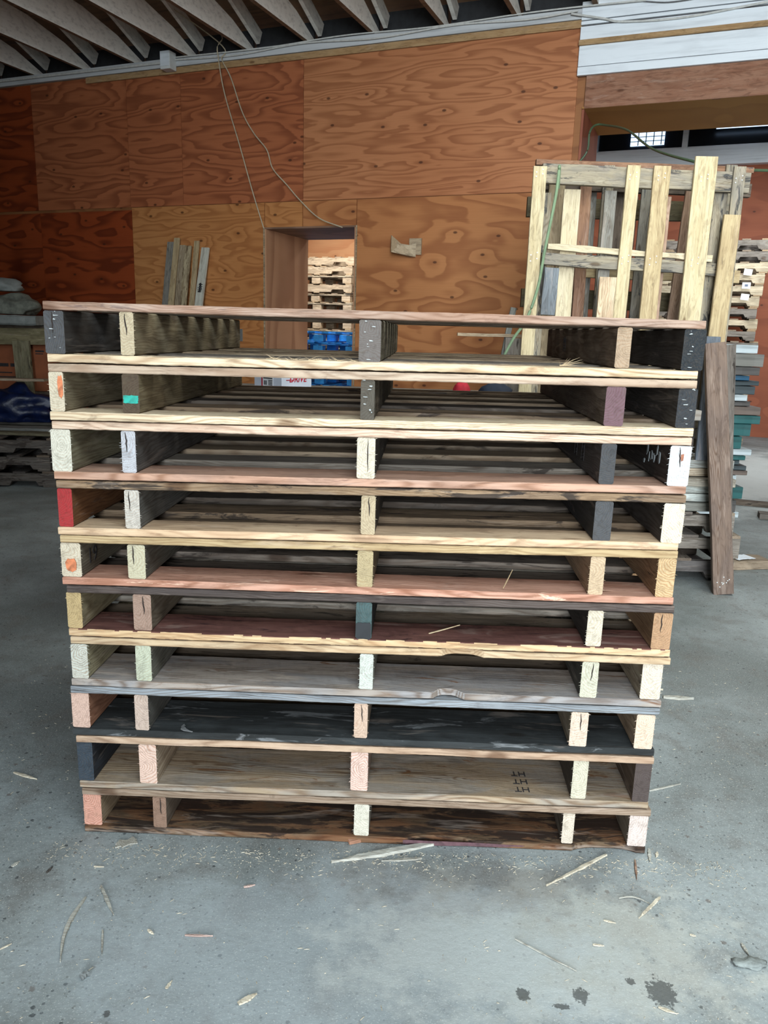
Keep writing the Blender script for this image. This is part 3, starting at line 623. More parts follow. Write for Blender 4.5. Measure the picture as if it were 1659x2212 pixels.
    # lower-board stamps
    if k == 1:
        for yy_ in (0.035, 0.0, -0.035):
            t_ = obj('stamp', text_mesh('HT', 0.030), ink, front_bottom, (0.405, yy_-0.02, tb/2+0.0008), (0, 0, math.pi)); t_['label'] = 'black ink heat-treatment letters'
    # deck boards
    nt_ = 7; widths = [d['tw']] + [rng.choice((0.088, 0.092, 0.098)) for _ in range(nt_-1)]
    gap = (PD-0.004-sum(widths))/(nt_-1); y = -0.5
    for j, wd in enumerate(widths):
        m = d['top'] if j == 0 else rng.choice(weath)
        L = (u1-u0) if j == 0 else 1.43+rng.uniform(-0.01, 0.004); xc = (u0+u1)/2 if j == 0 else rng.uniform(-0.003, 0.003)
        me = plank(L, wd, tt-0.001, k*50+30+j, 0.0022, 0.0003, notch=d.get('tnotch') if j == 0 else None, nx=130 if j == 0 else 18)
        o = obj('deck_board', me, m, root, (xc, y+wd/2, zof(xc, tl, tr_)-tt/2-0.0004), (0, -ttilt, 0))
        y += wd+gap

def thing_plank(name, L, Wd, T, mat, loc, rot, label, cat, group=None, seed=1, parent=None, **k):
    o = obj(name, plank(L, Wd, T, seed, **k), mat, parent, loc, rot)
    if not parent: tag(o, label, cat, group)
    return o
def upright(name, p0, p1, Wd, T, mat, seed, parent=None, yaw=0.0, label=None, cat=None, group=None, **k):
    """board whose length runs from p0 (foot) to p1 (head), broad face towards -Y turned by yaw"""
    a, b = Vector(p0), Vector(p1); d = (b-a); L = d.length; X = d.normalized()
    Zt = Vector((math.sin(yaw), -math.cos(yaw), 0)); Zt = (Zt - X*Zt.dot(X)).normalized(); Y = Zt.cross(X)
    Mx = Matrix((X, Y, Zt)).transposed()
    c = (a+b)/2
    if parent: c = c - Vector(parent.location)
    o = obj(name, plank(L, Wd, T, seed, **k), mat, parent, c, Mx.to_euler())
    if not parent: tag(o, label, cat, group)
    return o

# shavings caught on the stack
straw = wood((214, 186, 140), (190, 156, 110), stain_amt=0.0, ring=0.2)
def sliver(name, a, b, wd, th, mat, label, cat, group=None, seed=0, bend=0.0, z=None):
    a = Vector(a); b = Vector(b); rg = random.Random(seed); d = b-a; L = d.length; n = 12
    side = d.cross(Vector((0, 0, 1))); side = side.normalized() if side.length > 1e-4 else Vector((1, 0, 0))
    up = side.cross(d).normalized(); vs, fs = [], []
    for i in range(n+1):
        t = i/n; c = a.lerp(b, t)-a + side*bend*math.sin(3.14*t) + up*abs(bend)*0.15*math.sin(3.14*t)
        ww = wd/2*(0.18+0.82*math.sin(3.14*min(max(t*1.05+0.08, 0), 1))**0.6)*(1+rg.uniform(-0.2, 0.2))
        vs += [c-side*ww*(1+rg.uniform(-0.2, 0.2)), c+side*ww, c+side*ww*0.8+up*th*(1+rg.uniform(-0.3, 0.3)), c-side*ww*0.8+up*th]
    for i in range(n):
        for k in range(4): fs.append((i*4+k, i*4+(k+1) % 4, (i+1)*4+(k+1) % 4, (i+1)*4+k))
    fs += [(3, 2, 1, 0), (n*4, n*4+1, n*4+2, n*4+3)]
    me = me_from(vs, fs); bm = bmesh.new(); bm.from_mesh(me); bmesh.ops.recalc_face_normals(bm, faces=bm.faces[:]); bm.to_mesh(me); bm.free()
    o = obj(name, me, mat, None, a); tag(o, label, cat, group); return o
def onstack(s, y, z): v = SA + ST*s + SNn*y; v.z = z; return v
sliver('splinter', onstack(1.03, 0.02, 0.6875), onstack(1.045, -0.006, 0.742), 0.002, 0.002, straw, 'thin orange straw-like splinter standing upright on a salmon board of the stack', 'splinter', seed=2)
sliver('splinter', onstack(0.86, 0.045, 0.5565), onstack(0.94, 0.10, 0.560), 0.004, 0.002, straw, 'pale splinter lying on the red-brown barky board of the stack', 'splinter', seed=3)
sliver('wood_shaving', onstack(0.255, 0.035, 0.2935), onstack(0.285, 0.0, 0.2935), 0.012, 0.002, wood((120, 122, 124), ring=0.2), 'curled grey shaving beside the leaning runner end on the black board', 'shaving', seed=4, bend=0.012)
tuft = []
vs_, fs_ = [], []
rg = random.Random(11)
for q in range(16):
    a = Vector((rg.uniform(-0.012, 0.006), rg.uniform(-0.004, 0.008), 0)); dd = Vector((rg.uniform(-0.01, 0.05), rg.uniform(-0.01, 0.01), rg.uniform(0.0, 0.022)))
    b0 = len(vs_); w_ = 0.0016
    vs_ += [a, a+Vector((0, w_, 0)), a+Vector((0, 0, w_)), a+dd]; fs_ += [(b0, b0+1, b0+3), (b0+1, b0+2, b0+3), (b0+2, b0, b0+3), (b0, b0+2, b0+1)]
o = obj('fibre_tuft', me_from(vs_, fs_), straw, None, onstack(1.135, 0.03, 1.2085)); tag(o, 'small tuft of torn straw-coloured fibres on the lower front board of the topmost pallet', 'splinters')
vs_, fs_ = [], []
for q in range(40):
    a = Vector((rg.uniform(-0.10, 0.10), rg.uniform(0, 0.012), rg.uniform(0, 0.001))); dd = Vector((rg.choice((-1, 1))*rg.uniform(0.005, 0.03), rg.uniform(-0.006, 0.006), rg.uniform(0.0, 0.012)))
    b0 = len(vs_); w_ = 0.001
    vs_ += [a, a+Vector((0, w_, 0)), a+Vector((0, 0, w_)), a+dd]; fs_ += [(b0, b0+1, b0+3), (b0+1, b0+2, b0+3), (b0+2, b0, b0+3), (b0, b0+2, b0+1)]
o = obj('torn_fibres', me_from(vs_, fs_), straw, None, onstack(0.57, 0.005, 1.2045)); tag(o, 'row of torn pale fibres along the middle of the topmost pallet lower board', 'splinters'); o['kind'] = 'stuff'

# ------------------------------------------------------------------ pallets with notched runners (far stacks, piles)
def notched(L, H, T, seed):
    """runner along X, two forklift notches cut in its lower edge"""
    nw, nh = 0.22, 0.035; xs = [-L/2, -L*0.30-nw/2, -L*0.30-nw/2+0.02, -L*0.30+nw/2-0.02, -L*0.30+nw/2, L*0.30-nw/2, L*0.30-nw/2+0.02, L*0.30+nw/2-0.02, L*0.30+nw/2, L/2]
    zs = [0, 0, nh, nh, 0, 0, nh, nh, 0, 0]
    v = []
    for y in (-T/2, T/2):
        v += [(x, y, z-H/2) for x, z in zip(xs, zs)] + [(x, y, H/2) for x in xs]
    n = 10; f = []
    for i in range(n-1):
        f += [(i, i+1, n+i+1, n+i), (2*n+i, 3*n+i, 3*n+i+1, 2*n+i+1), (n+i, n+i+1, 3*n+i+1, 3*n+i), (i, 2*n+i, 2*n+i+1, i+1)]
    f += [(0, n, 3*n, 2*n), (n-1, 3*n-1, 4*n-1, 2*n-1)]
    me = me_from(v, f); bm = bmesh.new(); bm.from_mesh(me); bmesh.ops.recalc_face_normals(bm, faces=bm.faces[:]); bm.to_mesh(me); bm.free(); return me
def block_runner_pallet(name, Wd, Dp, mats, seed, kind='notched', H=0.128):
    root = empty(name, (0, 0, 0)); rg = random.Random(seed); bt = 0.016; sh = H-2*bt-0.001
    for i in range(3):
        y = (-1+i)*(Dp/2-0.02)
        if kind == 'notched':
            obj('stringer', notched(Wd, sh, 0.038, seed), mats[i % len(mats)], root, (0, y, bt+sh/2))
        else:
            for x in (-Wd/2+0.07, 0, Wd/2-0.07):
                obj('block', boxes([(-0.07, 0.07, -0.045, 0.045, -sh/2, sh/2-0.016)], bevel=0.004), mats[(i+1) % len(mats)], root, (x, y+(0.03 if i == 0 else -0.03 if i == 2 else 0), bt+sh/2-0.008))
            obj('stringer_board', plank(Wd, 0.09, 0.0155, seed+i), mats[i % len(mats)], root, (0, y+(0.03 if i == 0 else -0.03 if i == 2 else 0), H-bt-0.009))
    for i in range(6):
        x = -Wd/2+0.05+i*(Wd-0.10)/5
        obj('deck_board', plank(Dp, 0.095, bt-0.001, seed*9+i, nx=8), mats[(i+seed) % len(mats)], root, (x, 0, H-bt/2-0.0005), (0, 0, math.pi/2))
    for i in range(3):
        x = -Wd/2+0.05+i*(Wd-0.10)/2
        obj('bottom_board', plank(Dp, 0.095, bt-0.001, seed*5+i, nx=8), mats[(i+seed+1) % len(mats)], root, (x, 0, bt/2), (0, 0, math.pi/2))
    return root
ORD = 'first second third fourth fifth sixth seventh eighth ninth tenth eleventh twelfth thirteenth fourteenth fifteenth sixteenth seventeenth eighteenth nineteenth twentieth'.split()+['later']*30
def copy_tree(o, parent=None):
    c = o.copy(); COL.objects.link(c); c.parent = parent
    for ch in list(o.children): copy_tree(ch, c)
    return c
pale = [wood((226, 206, 168), stain_amt=0.05), wood((214, 188, 150), stain_amt=0.1), wood((200, 172, 134), stain_amt=0.15), wood((180, 156, 128), stain_amt=0.2)]
greyw = [wood((150, 140, 128), stain_amt=0.3), wood((126, 116, 108), stain_amt=0.35), wood((170, 150, 128), stain_amt=0.25)]
darkw = [wood((92, 84, 78), stain_amt=0.4), wood((70, 64, 62), stain_amt=0.4), wood((112, 96, 82), stain_amt=0.35)]
bluep = [plain('blue_paint', (14, 116, 200), 0.55, 0.1, 14), plain('blue_paint_worn', (40, 140, 214), 0.6, 0.12, 14)]
def stack(protos, n, base, rotz, label, group, pitch, seed, jx=0.02, turn=False, catlab='pallet', fixed=None):
    rg = random.Random(seed); used = set()
    for i in range(n):
        q = protos[(fixed[i] if fixed else rg.randrange(len(protos)))]
        o = q if id(q) not in used and not q.get('used') else copy_tree(q)
        used.add(id(q)); q['used'] = 1
        o.location = (base[0]+rg.uniform(-jx, jx), base[1]+rg.uniform(-jx, jx), base[2]+i*pitch)
        o.rotation_euler = (0, 0, rotz+rg.uniform(-0.02, 0.02)+(math.pi if turn and i % 2 else 0))
        tag(o, label if isinstance(label, str) else label(i, n), catlab, group)
A1 = block_runner_pallet('pallet', 1.15, 1.0, pale, 3, 'block'); A2 = block_runner_pallet('pallet', 1.15, 1.0, pale[1:], 4, 'notched'); A3 = block_runner_pallet('pallet', 1.15, 1.0, [greyw[2]]+pale[2:], 5, 'notched')
b_ = wpt(-5.46, 11.15)
stack([A1, A2, A3], 18, (b_.x, b_.y, 0.0005), -WY, lambda i, n: 'pale wooden pallet in the stack seen through the doorway, %s from the top' % ORD[n-1-i], 'pallets stacked beyond the doorway', 0.1295, 3, 0.025, fixed=[1,2,0,1,2,0,1,0,2,0,0,2,0,0,1,0,1,1])
B1 = block_runner_pallet('pallet', 1.10, 0.9, bluep, 6, 'block', 0.138)
b_ = wpt(-4.78, 9.86)
stack([B1], 9, (b_.x, b_.y, 0.0005), -WY, lambda i, n: 'bright blue painted pallet seen through the doorway, %s from the top' % ORD[n-1-i], 'blue pallets beyond the doorway', 0.1395, 4, 0.008)
C1 = block_runner_pallet('pallet', 1.15, 1.0, pale, 7); C2 = block_runner_pallet('pallet', 1.15, 1.0, greyw+pale[2:], 8)
b_ = wpt(-0.02, 10.82)
stack([C1, C2, C2], 19, (b_.x, b_.y, 0.0005), -WY, lambda i, n: 'notched-runner pallet in the stack beyond the wide opening, %s from the top' % ORD[n-1-i], 'pallets stacked beyond the wide opening', 0.1295, 9, 0.025)
for z_, c_ in ((2.08, (236, 238, 236)), (1.93, (232, 236, 240)), (1.80, (236, 238, 236))):
    pp = wpt(0.37, 10.288, z_)
    o = obj('paper_tag', boxes([(-0.045, 0.045, -0.001, 0.001, -0.035, 0.035)]), plain('paper', c_, 0.7, 0.03), None, pp, (0, 0.1 if z_ != 1.93 else 0, -WY))
    tag(o, {2.08: 'torn white paper tag, highest of the three on the far right pallets', 1.93: 'square white tag with printed block, middle of the three on the far right pallets', 1.80: 'crumpled white tag, lowest of the three on the far right pallets'}[z_], 'tag')
    if z_ == 1.93: obj('print', boxes([(-0.018, 0.018, -0.0016, -0.0011, -0.012, 0.014)]), plain('print_grey', (110, 120, 140)), o)

# pallets and boards piled behind the stack, right of it
D1_ = block_runner_pallet('pallet', 1.25, 1.0, [wood((112, 106, 104), stain_amt=0.3), wood((128, 112, 98), stain_amt=0.3)], 11); D2_ = block_runner_pallet('pallet', 1.25, 1.0, greyw, 12)
stack([D1_, D2_, D1_], 3, (1.27, 4.5, 0.0005), 0.0, lambda i, n: ['dark grey pallet on the floor at the bottom of the right-hand pile', 'grey-brown pallet second from the floor in the right-hand pile', 'grey-brown pallet third from the floor in the right-hand pile, under loose boards'][i], None, 0.1295, 5, 0.03, fixed=[0, 1, 1])
lay = [(0.3905, (150, 150, 140), 0.10, 1.20, 1.24), (0.3905, (120, 110, 100), 0.14, 1.10, 1.30), (0.4365, (214, 222, 214), 0.12, 1.30, 1.14), (0.4365, (140, 120, 100), 0.10, 1.15, 1.28), (0.4825, (196, 204, 196), 0.13, 1.22, 1.22), (0.4825, (150, 132, 112), 0.12, 1.2, 1.25), (0.5285, (176, 168, 150), 0.14, 1.28, 1.20), (0.5285, (110, 100, 92), 0.10, 1.2, 1.26), (0.5745, (196, 176, 148), 0.13, 1.2, 1.24), (0.5745, (140, 136, 130), 0.13, 1.2, 1.24), (0.6195, (166, 170, 164), 0.14, 1.25, 1.21), (0.6195, (150, 140, 124), 0.14, 1.25, 1.21)]
colname = ['pale grey', 'brown', 'mint white', 'tan', 'light greenish', 'brownish', 'beige', 'dark brown', 'cream', 'grey', 'silver grey', 'taupe']
for i, (z_, c_, w_, L_, x_) in enumerate(lay):
    yy_ = 4.06 if i % 2 == 0 else 4.62
    thing_plank('board', L_, w_, 0.0420, wood(c_, stain_amt=0.25, seed=i*0.1), (x_, yy_+(i % 3)*0.015, z_+0.0228), (0, 0, (-0.02, 0.03, 0.015)[i % 3]), '%s loose board %s on the pile under the upright pallets' % (colname[i], 'along the front edge' if i % 2 == 0 else 'at the back'), 'board', None, 300+i, nx=16)
o = thing_plank('board', 0.30, 0.14, 0.05, pale[3], (2.09, 4.32, 0.0262), (0, 0, 0.15), 'tan plank lying on the floor at the right-hand pile with a paper on it', 'board', None, 320, nx=14)
o = obj('paper_sheet', plank(0.13, 0.09, 0.0012, 5, nx=8, warp=0.004, chamf=0.0003), plain('paper_sheet', (226, 232, 240), 0.6, 0.02), None, (2.09, 4.32, 0.058), (0, 0, 0.4)); tag(o, 'white paper sheet with blue print lying on the tan plank by the pile', 'paper')
obj('print', boxes([(-0.04, 0.0, -0.02, 0.02, 0.0008, 0.0014)]), plain('print_blue', (80, 130, 190)), o, (0, 0, 0.0006))
thing_plank('board', 1.3, 0.09, 0.035, darkw[2], (3.3, 5.95, 0.018), (0, 0, -0.35), 'dark thin plank lying on the floor right of the leaning plank', 'board', None, 321, nx=14)
thing_plank('board', 1.2, 0.12, 0.04, greyw[1], (3.38, 5.45, 0.0205), (0, 0, -0.32), 'grey plank lying on the floor in front of the dark thin plank', 'board', None, 322, nx=14)

# upright pallets leaning over the pile
ylw = wood((222, 200, 150), (196, 172, 124), (96, 96, 92), 0.14, ring=0.25); ylw2 = wood((206, 178, 126), (180, 150, 104), (110, 96, 80), 0.18, ring=0.3)
crm = wood((226, 206, 164), (200, 180, 140), (80, 82, 84), 0.22, ring=0.2); brn = wood((168, 118, 84), (140, 100, 80), (70, 64, 70), 0.28); gry = wood((156, 150, 136), (128, 126, 120), (70, 72, 76), 0.34); pnk = wood((190, 152, 124), (168, 128, 104), (90, 60, 50), 0.16)
gst = wood((170, 156, 128), (126, 122, 116), (52, 54, 58), 0.42)
nail_m = plain('nail_shiny', (210, 214, 214), 0.35, 0.0, metal=0.3)
Z0 = 0.665
lp = empty('pallet', (1.25, 4.25, Z0)); tag(lp, 'front yellowish pallet standing on edge on the pile with wide pale upright boards', 'pallet')
for (x0, x1, w_, za, zb_, m, yy, sd) in [(0.738, 0.738, .068, Z0, 2.112, ylw, 4.2, 1), (1.205, 1.212, .066, Z0, 2.13, ylw, 4.2, 2), (1.362, 1.356, .086, Z0, 2.13, ylw2, 4.2, 3), (1.585, 1.572, .112, Z0, 2.18, ylw, 4.198, 4), (1.765, 1.750, .060, 0.9, 2.14, gst, 4.205, 5)]:
    o = upright('deck_board', (x0, yy, za), (x1, yy, zb_), w_, 0.018, m, 400+sd, lp)
    for zz in (2.09, 2.07, 1.69, 1.66):
        for dx in (-0.018, 0.014):
            if zz < zb_: nl = obj('nail', tube([(0, 0, 0), (0, -0.0015, 0)], 0.0032, 8), nail_m, lp, (x1+dx-1.25, yy-0.0098-4.25, zz+dx*0.4-Z0)); nl['label'] = 'bright nail head'
obj('stringer', plank(1.06, 0.095, 0.038, 410, 0.002), gst, lp, (1.285-1.25, -0.018, 2.075-Z0), (math.pi/2, math.radians(0.9), 0))
obj('stringer', plank(0.94, 0.062, 0.036, 411, 0.003), gst, lp, (1.25-1.25, -0.018, 1.655-Z0), (math.pi/2, math.radians(1.8), 0))
obj('stringer', plank(0.86, 0.030, 0.03, 412, 0.004), crm, lp, (1.24-1.25, -0.02, 1.712-Z0), (math.pi/2, math.radians(2.4), 0))
obj('stringer', plank(1.06, 0.095, 0.038, 413, 0.002), gst, lp, (0, -0.018, 0.80-Z0), (math.pi/2, 0, 0))
for x_, w_, m, z1 in [(0.80, 0.045, gst, 2.0), (0.93, 0.085, crm, 2.02), (1.13, 0.06, gry, 2.02), (1.42, 0.05, pnk, 2.0), (1.70, 0.07, gst, 2.03)]:
    upright('deck_board', (x_, 4.275, Z0), (x_-0.004, 4.275, z1), w_, 0.017, m, int(430+x_*20), lp)
upright('broken_board', (1.722, 4.168, 1.0), (1.726, 4.173, 1.905), 0.086, 0.018, ylw2, 440, None, label='tan board hanging at the right front of the upright pallets, top at two-thirds height', cat='board')
upright('broken_board', (0.825, 4.175, 1.385), (0.833, 4.18, 1.62), 0.075, 0.014, wood((128, 138, 148), (112, 120, 128), (206, 190, 160), 0.25), 441, None, label='short blue-grey board scrap behind the green hose on the upright pallet', cat='board')
upright('broken_board', (1.120, 4.175, Z0), (1.128, 4.18, 1.585), 0.088, 0.016, wood((228, 204, 162), (206, 160, 124), (150, 90, 64), 0.12), 442, None, label='short pale board with a reddish knot standing between the front upright boards', cat='board')
upright('board', (1.665, 4.02, Z0-0.002), (1.672, 4.085, 1.30), 0.072, 0.018, wood((108, 118, 132), (90, 98, 112), (60, 64, 72), 0.2), 443, None, label='blue-grey board with nail heads standing right of the main stack', cat='board')
upright('board', (1.592, 4.04, Z0-0.002), (1.60, 4.09, 1.28), 0.05, 0.018, darkw[1], 444, None, label='dark narrow board standing left of the blue-grey board', cat='board')
lp2 = empty('pallet', (1.35, 4.62, Z0)); tag(lp2, 'second pallet standing on edge behind the front one, boards brown and grey', 'pallet')
for x_, x2, w_, m, z1 in [(0.93, 0.90, 0.09, wood((184, 160, 120), (150, 132, 104), (90, 60, 44), 0.3), 2.17), (1.085, 1.06, 0.065, brn, 2.17), (1.20, 1.18, 0.06, gst, 2.2), (1.40, 1.40, 0.06, gry, 2.17), (1.60, 1.66, 0.085, pnk, 2.17), (1.84, 1.85, 0.06, gst, 2.22), (1.52, 1.50, 0.05, wood((120, 128, 140)), 2.0)]:
    upright('deck_board', (x_, 4.56, Z0), (x2, 4.56, z1), w_, 0.017, m, int(450+x_*20), lp2)
for z_, m in ((2.205, brn), (2.10, darkw[2]), (1.64, ylw2), (0.8, gst)):
    obj('stringer', plank(1.2, 0.07 if z_ < 2.2 else 0.03, 0.038, int(z_*100)), m, lp2, (0.03, -0.03, z_-Z0), (math.pi/2, math.radians(0.4), 0))
for x_, w_, m in [(0.85, 0.07, gst), (1.12, 0.07, gry), (1.30, 0.07, darkw[2]), (1.47, 0.09, gry), (1.75, 0.08, gst)]:
    upright('deck_board', (x_, 4.64, Z0), (x_-0.01, 4.64, 2.14), w_, 0.017, m, int(470+x_*20), lp2)
lp3 = empty('pallet', (1.4, 4.9, Z0)); tag(lp3, 'third and rearmost pallet standing on edge, dark greenish-grey cross rails', 'pallet')
olv = wood((124, 112, 78), (96, 90, 70), (60, 56, 50), 0.25)
for z_ in (2.02, 1.50, 0.8): obj('stringer', plank(1.25, 0.11, 0.038, int(z_*70)), olv, lp3, (0.02, -0.03, z_-Z0), (math.pi/2, 0, 0))
for x_ in (0.95, 1.15, 1.42, 1.60, 1.9): upright('deck_board', (x_, 4.90, Z0), (x_, 4.90, 2.1), 0.07, 0.017, gry if x_ != 1.15 else olv, int(490+x_*20), lp3)

# planks leaning on the pile
pk = upright('plank', (1.768, 3.80, 0.006), (1.600, 3.88, 1.268), 0.100, 0.036, wood((140, 114, 98), (116, 98, 90), (84, 72, 68), 0.25, ring=0.8), 501, None, label='brown weathered plank leaning upright on the right-hand pile, white nail dots near its foot', cat='plank', yaw=-0.12)
for q in range(9):
    rgq = random.Random(q+40); nn = obj('nail', tube([(0, 0, 0), (0, 0, 0.002)], 0.0028, 8), nail_m, pk, (-0.60+rgq.uniform(0, 0.06), rgq.uniform(-0.03, 0.04), 0.0185)); nn['label'] = 'white nail dot'
upright('plank', (1.80, 3.90, 0.01), (1.705, 3.99, 1.26), 0.09, 0.03, greyw[1], 502, None, label='grey plank leaning just behind the brown weathered plank', cat='plank', yaw=0.25)
# stick and bits left of the upright pallets
upright('stick', (0.47, 4.46, 0.004), (0.712, 4.60, 1.43), 0.032, 0.022, wood((150, 152, 142), end=(230, 232, 228)), 503, None, label='grey upright stick with a pale sawn top left of the upright pallets', cat='stick')
upright('board', (0.70, 4.50, 0.664), (0.715, 4.52, 1.26), 0.10, 0.02, greyw[0], 504, None, label='short grey board standing right of the stick', cat='board')
o = thing_plank('batten', 0.46, 0.03, 0.018, pale[2], (0.62, 4.535, 1.272), (0, 0, 0.02), 'thin pale batten lying behind the stick', 'batten', None, 505, nx=10)
# trestle table the loose things behind the stack stand on
tb_ = empty('work_table', (0.1, 3.45, 0)); tag(tb_, 'low wooden work table hidden behind the main stack', 'table')
obj('tabletop', plank(2.3, 0.75, 0.04, 510, 0.001), greyw[0], tb_, (0, 0, 0.985))
for x_ in (-1.05, 1.05):
    for y_ in (-0.3, 0.3): obj('leg', boxes([(x_-0.04, x_+0.04, y_-0.04, y_+0.04, 0, 0.964)], bevel=0.004), greyw[1], tb_)

bx = obj('cardboard_box', boxes([(-0.085, 0.085, -0.085, 0.085, 0, 0.155)], bevel=0.002), plain('white_card', (214, 218, 232), 0.6, 0.03), None, (-0.445, 3.30, 1.0065), (0, 0, math.radians(50)))
tag(bx, 'white cardboard box with red lettering on the table behind the stack', 'box')
# printed red word and label
red = plain('red_print', (196, 40, 62), 0.6, 0.05); bkp = plain('black_print', (40, 40, 46), 0.6, 0.05)
t_ = obj('lettering', text_mesh('DRIVE', 0.036, shear=0.25, offset=0.0006), red, bx, (0.005, -0.0862, 0.062), (math.pi/2, 0, 0)); t_['label'] = 'red word DRIVE'
obj('stripe', boxes([(-0.06, -0.02, -0.0864, -0.0858, 0.058, 0.061)]), red, bx)
lb = obj('shipping_label', boxes([(-0.0866, -0.0855, -0.035, 0.03, 0.03, 0.10)]), plain('label_white', (236, 236, 240), 0.6, 0.02), bx)
obj('stripe', boxes([(-0.0868, -0.0855, 0.031, 0.038, 0.03, 0.11)]), red, bx)
obj('print', boxes([(-0.0874, -0.0862, -0.03, 0.025, 0.062+0.012*i, 0.066+0.012*i) for i in range(3)]+[(-0.0874, -0.0862, -0.03, -0.005, 0.036+0.006*i, 0.039+0.006*i) for i in range(4)]+[(-0.0874, -0.0862, 0.004+0.004*i, 0.006+0.004*i, 0.036, 0.054) for i in range(5)]), bkp, lb)
# red and dark lumps and a blue bottle cap level with it
def blob(name, loc, sc, mat, label, cat, seed=0, amp=0.12, sub=3, kind=None, flat=True):
    bm = bmesh.new(); bmesh.ops.create_icosphere(bm, subdivisions=sub, radius=1.0)
    from mathutils import noise as mn
    for v in bm.verts:
        k_ = 1+amp*mn.noise(v.co*1.8+Vector((seed*3.7, 0, 0)))*2
        v.co = Vector((v.co.x*sc[0]*k_, v.co.y*sc[1]*k_, v.co.z*sc[2]*k_))
        if flat and v.co.z < -sc[2]*0.62: v.co.z = -sc[2]*0.62
    me = bpy.data.meshes.new(name); bm.to_mesh(me); bm.free()
    for q in me.polygons: q.use_smooth = True
    o = obj(name, me, mat, None, (loc[0], loc[1], loc[2]+sc[2]*0.62)); tag(o, label, cat); return o
blob('cloth_bundle', (0.315, 3.32, 1.0065), (0.034, 0.03, 0.045), plain('red_cloth', (190, 34, 52), 0.8, 0.15, 30), 'small red cloth bundle on the table behind the stack', 'cloth', 2)
blob('dark_bundle', (0.465, 3.36, 1.0065), (0.07, 0.04, 0.042), plain('navy_cloth', (24, 34, 52), 0.8, 0.1, 30), 'small dark navy bundle beside the red cloth bundle', 'bag', 5)
bb = obj('blue_tin', tube([(0, 0, 0), (0, 0, 0.05)], 0.018, 20), plain('blue_tin', (30, 90, 190), 0.4, 0.03), None, (0.83, 3.36, 1.0065)); tag(bb, 'small blue tin at the right end of the table behind the stack', 'tin')

# ------------------------------------------------------------------ teal slab pile and panel beyond the opening
pal_t = [((120, 118, 112), 'grey'), ((38, 92, 92), 'teal'), ((84, 80, 78), 'dark grey'), ((176, 168, 150), 'beige'), ((28, 78, 108), 'blue'), ((110, 96, 88), 'brown'), ((190, 200, 204), 'whitish'), ((60, 70, 74), 'slate')]
tm = [painted_wood(c, tuple(int(v*0.6) for v in c), amt=0.6) for c, _ in pal_t]
z_ = 0.0005; rg = random.Random(21); i = 0
redge = lambda z: 2.63+(0.06 if 0.55 < z < 0.8 else 0)-(0.05 if z > 1.15 else 0)
while z_ < 1.22:
    th = rg.choice((0.035, 0.045, 0.06, 0.09)); c = rg.randrange(8) if not (0.5 < z_ < 0.75) else 1
    L_ = rg.uniform(0.55, 0.75); x1 = redge(z_)+rg.uniform(-0.05, 0.05)
    o = obj('board', plank(L_, 0.5, th-0.002, 600+i, 0.004, 0.001, nx=12, chamf=0.004), tm[c], None, (x1-L_/2, 5.85+rg.uniform(-0.02, 0.02), z_+th/2), (0, 0, rg.uniform(-0.05, 0.05)))
    tag(o, '%s board in the layered pile beyond the leaning planks, %s from the floor' % (pal_t[c][1], ORD[i]), 'board', 'painted boards in the layered pile')
    z_ += th+0.002; i += 1
pn = obj('panel', boxes([(-0.24, 0.24, -0.03, 0.03, 0, 1.22)], bevel=0.006), painted_wood((150, 176, 180), (86, 112, 118), amt=0.9), None, wpt(0.30, 11.52, 0.01), (-0.16, 0, -WY)); tag(pn, 'tall panel smeared with pale teal paint leaning in the far room at the right edge', 'panel')
obj('edge_rail', boxes([(-0.24, 0.24, -0.036, -0.0305, 1.17, 1.22)]), pale[3], pn)

# ------------------------------------------------------------------ things on the plywood wall
bd = [(-5.125, -5.095, 0.085, 2.09, gry, 'greenish grey'), (-5.035, -5.00, 0.062, 2.125, ylw2, 'yellowish split'), (-4.965, -4.955, 0.070, 2.06, wood((190, 168, 132), (150, 130, 104), (80, 64, 50), 0.3, seed=.3), 'tan grainy'),
      (-4.875, -4.868, 0.072, 2.05, wood((206, 186, 142), (150, 126, 92), (92, 70, 50), 0.45, seed=.5), 'blotchy cream'), (-4.80, -4.785, 0.055, 2.095, ylw2, 'narrow yellow'), (-4.73, -4.665, 0.088, 2.03, wood((214, 212, 196), (190, 186, 168), (150, 146, 136), 0.1, ring=0.2), 'whitish')]
dd_ = [6.65, 6.60, 6.655, 6.60, 6.65, 6.585]
for i, (sb, st_, w_, zt, m, nm) in enumerate(bd):
    a = wpt(sb-0.02, dd_[i]-0.25, 0.012); b = wpt(st_, 6.745 - (0.03 if i in (1, 3, 5) else 0), zt)
    o = upright('board', a, b, w_, 0.02, m, 700+i, None, yaw=-WY, label='%s board leaning on the plywood left of the doorway, %s' % (nm, ['leftmost of six', 'second of six', 'third of six', 'fourth of six', 'fifth of six', 'rightmost, with black scrawl'][i]), cat='board')
    if i == 5:
        rg = random.Random(3); pts = []
        for q in range(46):
            t = q/45; pts.append((0.20+0.33*t if True else 0, 0.028*math.sin(q*1.9+rg.uniform(-0.5, 0.5))*(0.6+0.4*math.sin(q*0.7)), 0.0112))
        L_ = (Vector(b)-Vector(a)).length
        s_ = obj('scrawl', tube(spline([(L_/2-0.27-0.22*(1-p_[0]*1.2), p_[1], p_[2]) for p_ in pts], 4), 0.0035, 5), ink, o); s_['label'] = 'black handwritten scrawl'
br = empty('wall_bracket', wpt(-2.53, D0-0.003, 1.93), RZ); tag(br, 'small wooden two-piece bracket screwed to the plywood wall right of the doorway', 'bracket')
obj('back_plate', boxes([(-0.01, 0.105, -0.022, 0, 0.02, 0.16)], bevel=0.003), pale[2], br)
